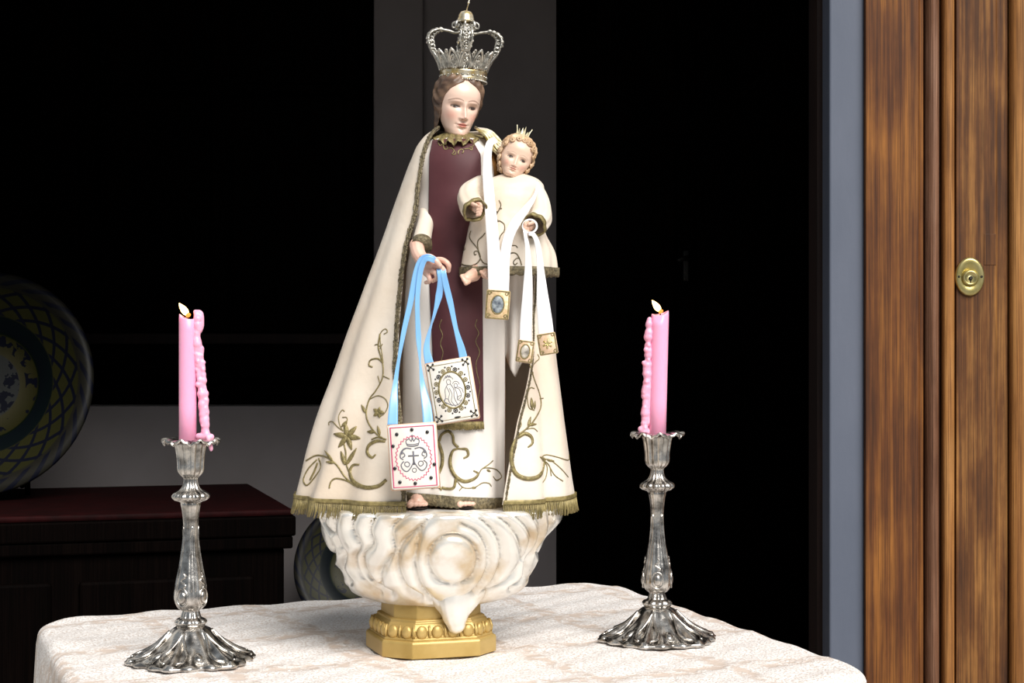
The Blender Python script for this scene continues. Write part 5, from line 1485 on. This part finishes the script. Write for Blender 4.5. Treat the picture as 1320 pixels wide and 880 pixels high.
# ------------------------------------------------------------------ candlesticks and candles
def make_candlestick():
    r0 = thing('candlestick', 'x', 'candlestick', (0, 0, 0), 'silver candlesticks beside the statue')
    m_ = .001
    # foot: six lobes with scalloped rim
    prof = [(20, 2.0), (60, 1.0), (74, 0.2), (76.5, 2.2), (76, 4.4), (73, 6), (68, 7.5), (60, 11), (52, 15), (44, 20.5), (36, 27), (29, 34), (23.5, 40), (18.5, 43.5), (15, 45)]
    pr = spline(prof, 60)
    def fr(a, z, r):
        e = np.clip((r / m_ - 28) / 48, 0, 1)
        lob = np.cos(6 * a); sh = np.abs(np.sin(3 * a))
        return 1 + e * (.055 * lob + .035 * np.cos(18 * a) - .03 * (1 - sh) ** 3) + .02 * np.cos(12 * a) * (1 - e)
    def fz(a, z, r):
        e = np.clip((r / m_ - 20) / 50, 0, 1); top = (z > .0058) * 1.0
        rid = np.abs(np.cos(3 * a)) ** 14
        pan = np.exp(-((np.abs(np.sin(3 * a)) - .35) / .16) ** 2)
        return top * (.0055 * rid * e * (1.15 - e) * 2 - .003 * pan * e * (1.2 - e) * 2 + .0012 * np.cos(18 * a) * e)
    obj('foot', lathe(pr * m_, 240, fr, fz), M['silver'], r0, local=True)
    for k_ in range(6):
        a = math.pi / 3 * k_ + math.pi / 6
        c = np.array([52 * math.cos(a), 52 * math.sin(a), 13.5]) * m_
        Mb = Matrix.Translation(c) @ Matrix.Rotation(a, 4, 'Z') @ Matrix.Rotation(R(28), 4, 'Y')
        obj('foot_boss', xf(merge(ball((0, 0, 0), 1, 16, 8, (.0085, .0058, .003)), tube(np.array([(.0115 * math.cos(t), .0082 * math.sin(t), 0) for t in np.linspace(0, 2 * math.pi, 24, endpoint=False)]), .0013, 6, closed=True)), Mb), M['silver'], r0, local=True)
        a2 = math.pi / 3 * k_
        q = [np.array([rr * math.cos(a2 + da), rr * math.sin(a2 + da), zz]) * m_ for rr, da, zz in ((26, 0, 39), (34, .10, 31), (44, .20, 22), (56, .27, 15), (66, .22, 11), (72, .1, 9))]
        q2 = [np.array([rr * math.cos(a2 - da), rr * math.sin(a2 - da), zz]) * m_ for rr, da, zz in ((26, 0, 39), (34, .10, 31), (44, .20, 22), (56, .27, 15), (66, .22, 11), (72, .1, 9))]
        obj('foot_scroll', merge(tube(spline(q, 24), .0019, 6), tube(spline(q2, 24), .0019, 6)), M['silver'], r0, local=True)
        c2 = np.array([74 * math.cos(a2), 74 * math.sin(a2), 4.5]) * m_
        obj('foot_shell', xf(ball((0, 0, 0), 1, 12, 7, (.005, .008, .0042)), Matrix.Translation(c2) @ Matrix.Rotation(a2, 4, 'Z')), M['silver'], r0, local=True)
    # collar
    fl = lambda n_, am: (lambda a, z, r: 1 + am * (np.abs(np.cos(n_ * a / 2)) - .5))
    obj('collar', lathe(spline([(14, 44), (17, 45.5), (19, 49), (17, 52.5), (12.5, 55), (11, 59), (10, 63), (11, 65)], 30) * m_, 96, fl(10, .14)), M['silver'], r0, local=True)
    obj('stem', lathe(spline([(10, 63), (15, 66.5), (18.5, 73), (19.5, 81), (18.5, 91), (16, 105), (13, 121), (10, 137), (8.8, 152), (9, 170), (10.5, 186), (12.2, 195), (11, 198)], 60) * m_, 96, lambda a, z, r: 1 + .055 * (np.abs(np.cos(2 * a)) - .5) + .02 * np.cos(16 * a)), M['silver'], r0, local=True)
    for k_ in range(4):
        a = math.pi / 2 * k_ + math.pi / 4
        Mb = Matrix.Rotation(a, 4, 'Z') @ Matrix.Translation((.0185, 0, .081)) @ Matrix.Rotation(R(90), 4, 'Y')
        obj('stem_medallion', xf(merge(ball((0, 0, 0), 1, 16, 8, (.0078, .0052, .0028)), tube(np.array([(.0108 * math.cos(t), .0078 * math.sin(t), .0) for t in np.linspace(0, 2 * math.pi, 28, endpoint=False)]), .0013, 6, closed=True)), Mb), M['silver'], r0, local=True)
        lf = [np.array([(17.6 - .11 * (z - 92)) * math.cos(a + da), (17.6 - .11 * (z - 92)) * math.sin(a + da), z]) * m_ for z, da in ((92, .0), (96, .22), (101, -.18), (106, .16), (111, 0))]
        obj('stem_leaf', tube(spline(lf, 20), np.linspace(.0016, .0008, 20), 6), M['silver'], r0, local=True)
        a3 = math.pi / 2 * k_
        rs = lambda z: np.interp(z, [63, 73, 81, 105, 121, 137, 152, 170], [11, 18.6, 19.8, 16.2, 13.2, 10.2, 9.0, 9.2])
        rb = [np.array([rs(z) * math.cos(a3 + da), rs(z) * math.sin(a3 + da), z]) * m_ for z, da in ((66, .10), (90, .12), (120, .16), (148, .26), (160, .22), (168, 0), (160, -.22), (148, -.26), (120, -.16), (90, -.12), (66, -.10))]
        obj('stem_rib', tube(spline(rb, 60), .0011, 6), M['silver'], r0, local=True)
    obj('knop', lathe(spline([(11, 195), (13, 197.5), (19.5, 200), (22.5, 204), (20.5, 208), (14, 212), (10.5, 216), (8.8, 221), (8.4, 226), (9.5, 229)], 40) * m_, 120, fl(14, .13)), M['silver'], r0, local=True)
    obj('socket', lathe(spline([(8.5, 227), (13.5, 232), (15.6, 237), (16, 246), (17, 256), (18.6, 265), (19.5, 270), (15, 271)], 34) * m_, 120, fl(12, .14)), M['silver'], r0, local=True)
    # drip pan with ruffled petals
    nA, nR = 200, 16
    a = np.linspace(0, 2 * math.pi, nA, endpoint=False)[:, None]; t = np.linspace(0, 1, nR)[None]
    pet = np.abs(np.cos(4.5 * a))
    rr = (12 + t * (20 + 3.5 * pet)) * m_
    zz = (270.5 + 4.5 * np.sin(t * math.pi * .55) * (1 - .2 * t) + t ** 2 * (2.6 * np.cos(9 * a) + .9 * np.cos(27 * a)) - 2.5 * t ** 3 ) * m_
    Gp = np.stack([rr * np.cos(a), rr * np.sin(a), zz + 0 * a], 2)
    obj('drip_pan', thick_grid(Gp, .0016, True), M['silver'], r0, local=True)
    e = Gp[:, -1]
    obj('pan_rim', tube(e, .0014, 6, closed=True), M['silver'], r0, local=True)
    return r0
def copy_tree(o, parent=None):
    c = o.copy(); COL.objects.link(c); c.parent = parent
    for ch_ in list(o.children): copy_tree(ch_, c)
    return c
cs = make_candlestick()
cs2 = copy_tree(cs)
yl = 2.206 - D0; yr = 2.365 - D0
pl = P(246, 855, yl); prr = P(847, 827, yr)
cs.location = (pl[0], pl[1], ZT + .0025); cs.rotation_euler = (0, 0, R(20))
cs2.location = (prr[0], prr[1], ZT + .0025); cs2.rotation_euler = (0, 0, R(-48))
cs['label'] = 'ornate silver candlestick nearer the table\'s left corner, beside the ceramic dish'
cs2['label'] = 'ornate silver candlestick nearer the wooden door, before the black opening'

def candle(label, base, h, rad, lean, drip_side, y, drip):
    c = thing('candle', label, 'candle', tuple(base), 'lit pink candles')
    top = np.array(base) + np.array([lean, 0, h])
    nA = 48
    a = np.linspace(0, 2 * math.pi, nA, endpoint=False)
    rows_ = []
    for z, k_, dish_ in [(0, 1, 0), (.3, 1, 0), (.6, 1, 0), (.9, 1, 0), (.985, 1, 0), (1.0, .96, 1), (.998, .85, 1), (.985, .55, .3), (.98, .2, 0)]:
        zz = h * z + dish_ * (.0028 * np.cos(a - (math.pi if drip_side > 0 else .6)) + .0016 * np.cos(2 * a))
        rows_.append(np.stack([base[0] + lean * z + rad * k_ * np.cos(a), base[1] + rad * k_ * np.sin(a), base[2] + zz], 1))
    obj('wax_body', closed_grid(np.stack(rows_, 1)), M['wax'], c)
    blob('wax_drip', drip, .0011, M['wax2'], c, 2)
    w0 = top + np.array([0, 0, -.003]); w1_ = top + np.array([-.0010, 0, .0045])
    wk = obj('wick', tube(spline([w0, (w0 + w1_) / 2 + (.0006, 0, 0), w1_], 8), .0009, 6), M['wick'], c)
    # teardrop flame leaning to the left
    ax = np.array([-.0085, 0, .0115]); ax /= np.linalg.norm(ax)
    ln = .0185
    prof = [(0.0, 0.0), (.0024, .08), (.0038, .22), (.0042, .38), (.0036, .58), (.0022, .8), (.0007, .96), (0, 1.0)]
    q = Vector((0, 0, 1)).rotation_difference(Vector(ax)).to_matrix().to_4x4()
    f0 = w1_ - ax * .002
    fo = obj('flame', xf(lathe([(r_, z_ * ln) for r_, z_ in spline(prof, 24)], 20), Matrix.Translation(Vector(f0)) @ q), M['flame'], c)
    obj('flame_root', xf(lathe([(r_ * .8, z_ * ln * .35 - .001) for r_, z_ in spline(prof, 16)], 16), Matrix.Translation(Vector(f0 + np.array([.0016, -.0010, -.0014]))) @ q), M['flame_tip'], fo)
    return c
kl = S(yl); kr = S(yr)
bl_ = np.array([P(242, 566, yl)[0], yl, cs.location[2] + .266]); hl = 166 * kl
def drip_chain(pts_, rad, n, jit, seed):
    r2 = random.Random(seed); p = spline(pts_, n); out = []
    for i in range(n - 1):
        j = lambda s_: np.array([r2.gauss(0, s_), r2.gauss(0, s_ * .6), r2.gauss(0, s_)])
        out.append(([p[i] + j(jit * .4), p[i + 1] + j(jit * .4)], [rad[0] * (0.75 + .6 * r2.random()), rad[0] * (.75 + .6 * r2.random())]))
        if r2.random() < .7: out.append(([p[i] + j(jit) + np.array([0, -rad[0] * .5, 0])], [rad[0] * (.45 + .4 * r2.random())]))
    return out
yy = yl - .002
D1 = drip_chain([P(253, 405, yy), P(255, 418, yy), P(253, 440, yy), P(256, 470, yy), P(259, 500, yy), P(262, 530, yy), P(265, 555, yy), P(266, 566, yy)], [.0046], 26, .0016, 3)
D1 += drip_chain([P(258, 450, yy), P(262, 490, yy), P(266, 530, yy), P(263, 555, yy)], [.0036], 14, .0012, 8)
D1 += [([P(252, 402, yl), P(259, 404, yl), P(260, 420, yl), P(258, 428, yl)], [.003, .0032, .0030, .0018]), ([P(256, 562, yy), P(272, 563, yy - .004)], [.004, .0042]), ([P(268, 563, yy - .006), P(272, 577, yy - .008), P(272, 580, yy - .008)], [.003, .0028, .0018])]
candle('lit pink candle in the candlestick near the ceramic dish, wax running down its right side', bl_, hl, .0108, 0.0, 1, yl, D1)
br_ = np.array([P(847, 562, yr)[0], yr, cs2.location[2] + .266]); hr_ = P(851, 404, yr)[2] - br_[2]
yy = yr - .002
D2 = drip_chain([P(838, 412, yy), P(836, 440, yy), P(835, 470, yy), P(833, 500, yy), P(832, 530, yy), P(830, 556, yy)], [.0046], 26, .0015, 5)
D2 += drip_chain([P(840, 470, yy), P(838, 500, yy), P(836, 530, yy), P(835, 545, yy)], [.0032], 12, .0012, 9)
D2 += [([P(826, 553, yy), P(836, 556, yy)], [.0042, .004])]
candle('lit pink candle in the candlestick near the wooden door, wax running down its left side', br_, hr_, .0116, P(851, 0, yr)[0] - P(847, 0, yr)[0], -1, yr, D2)
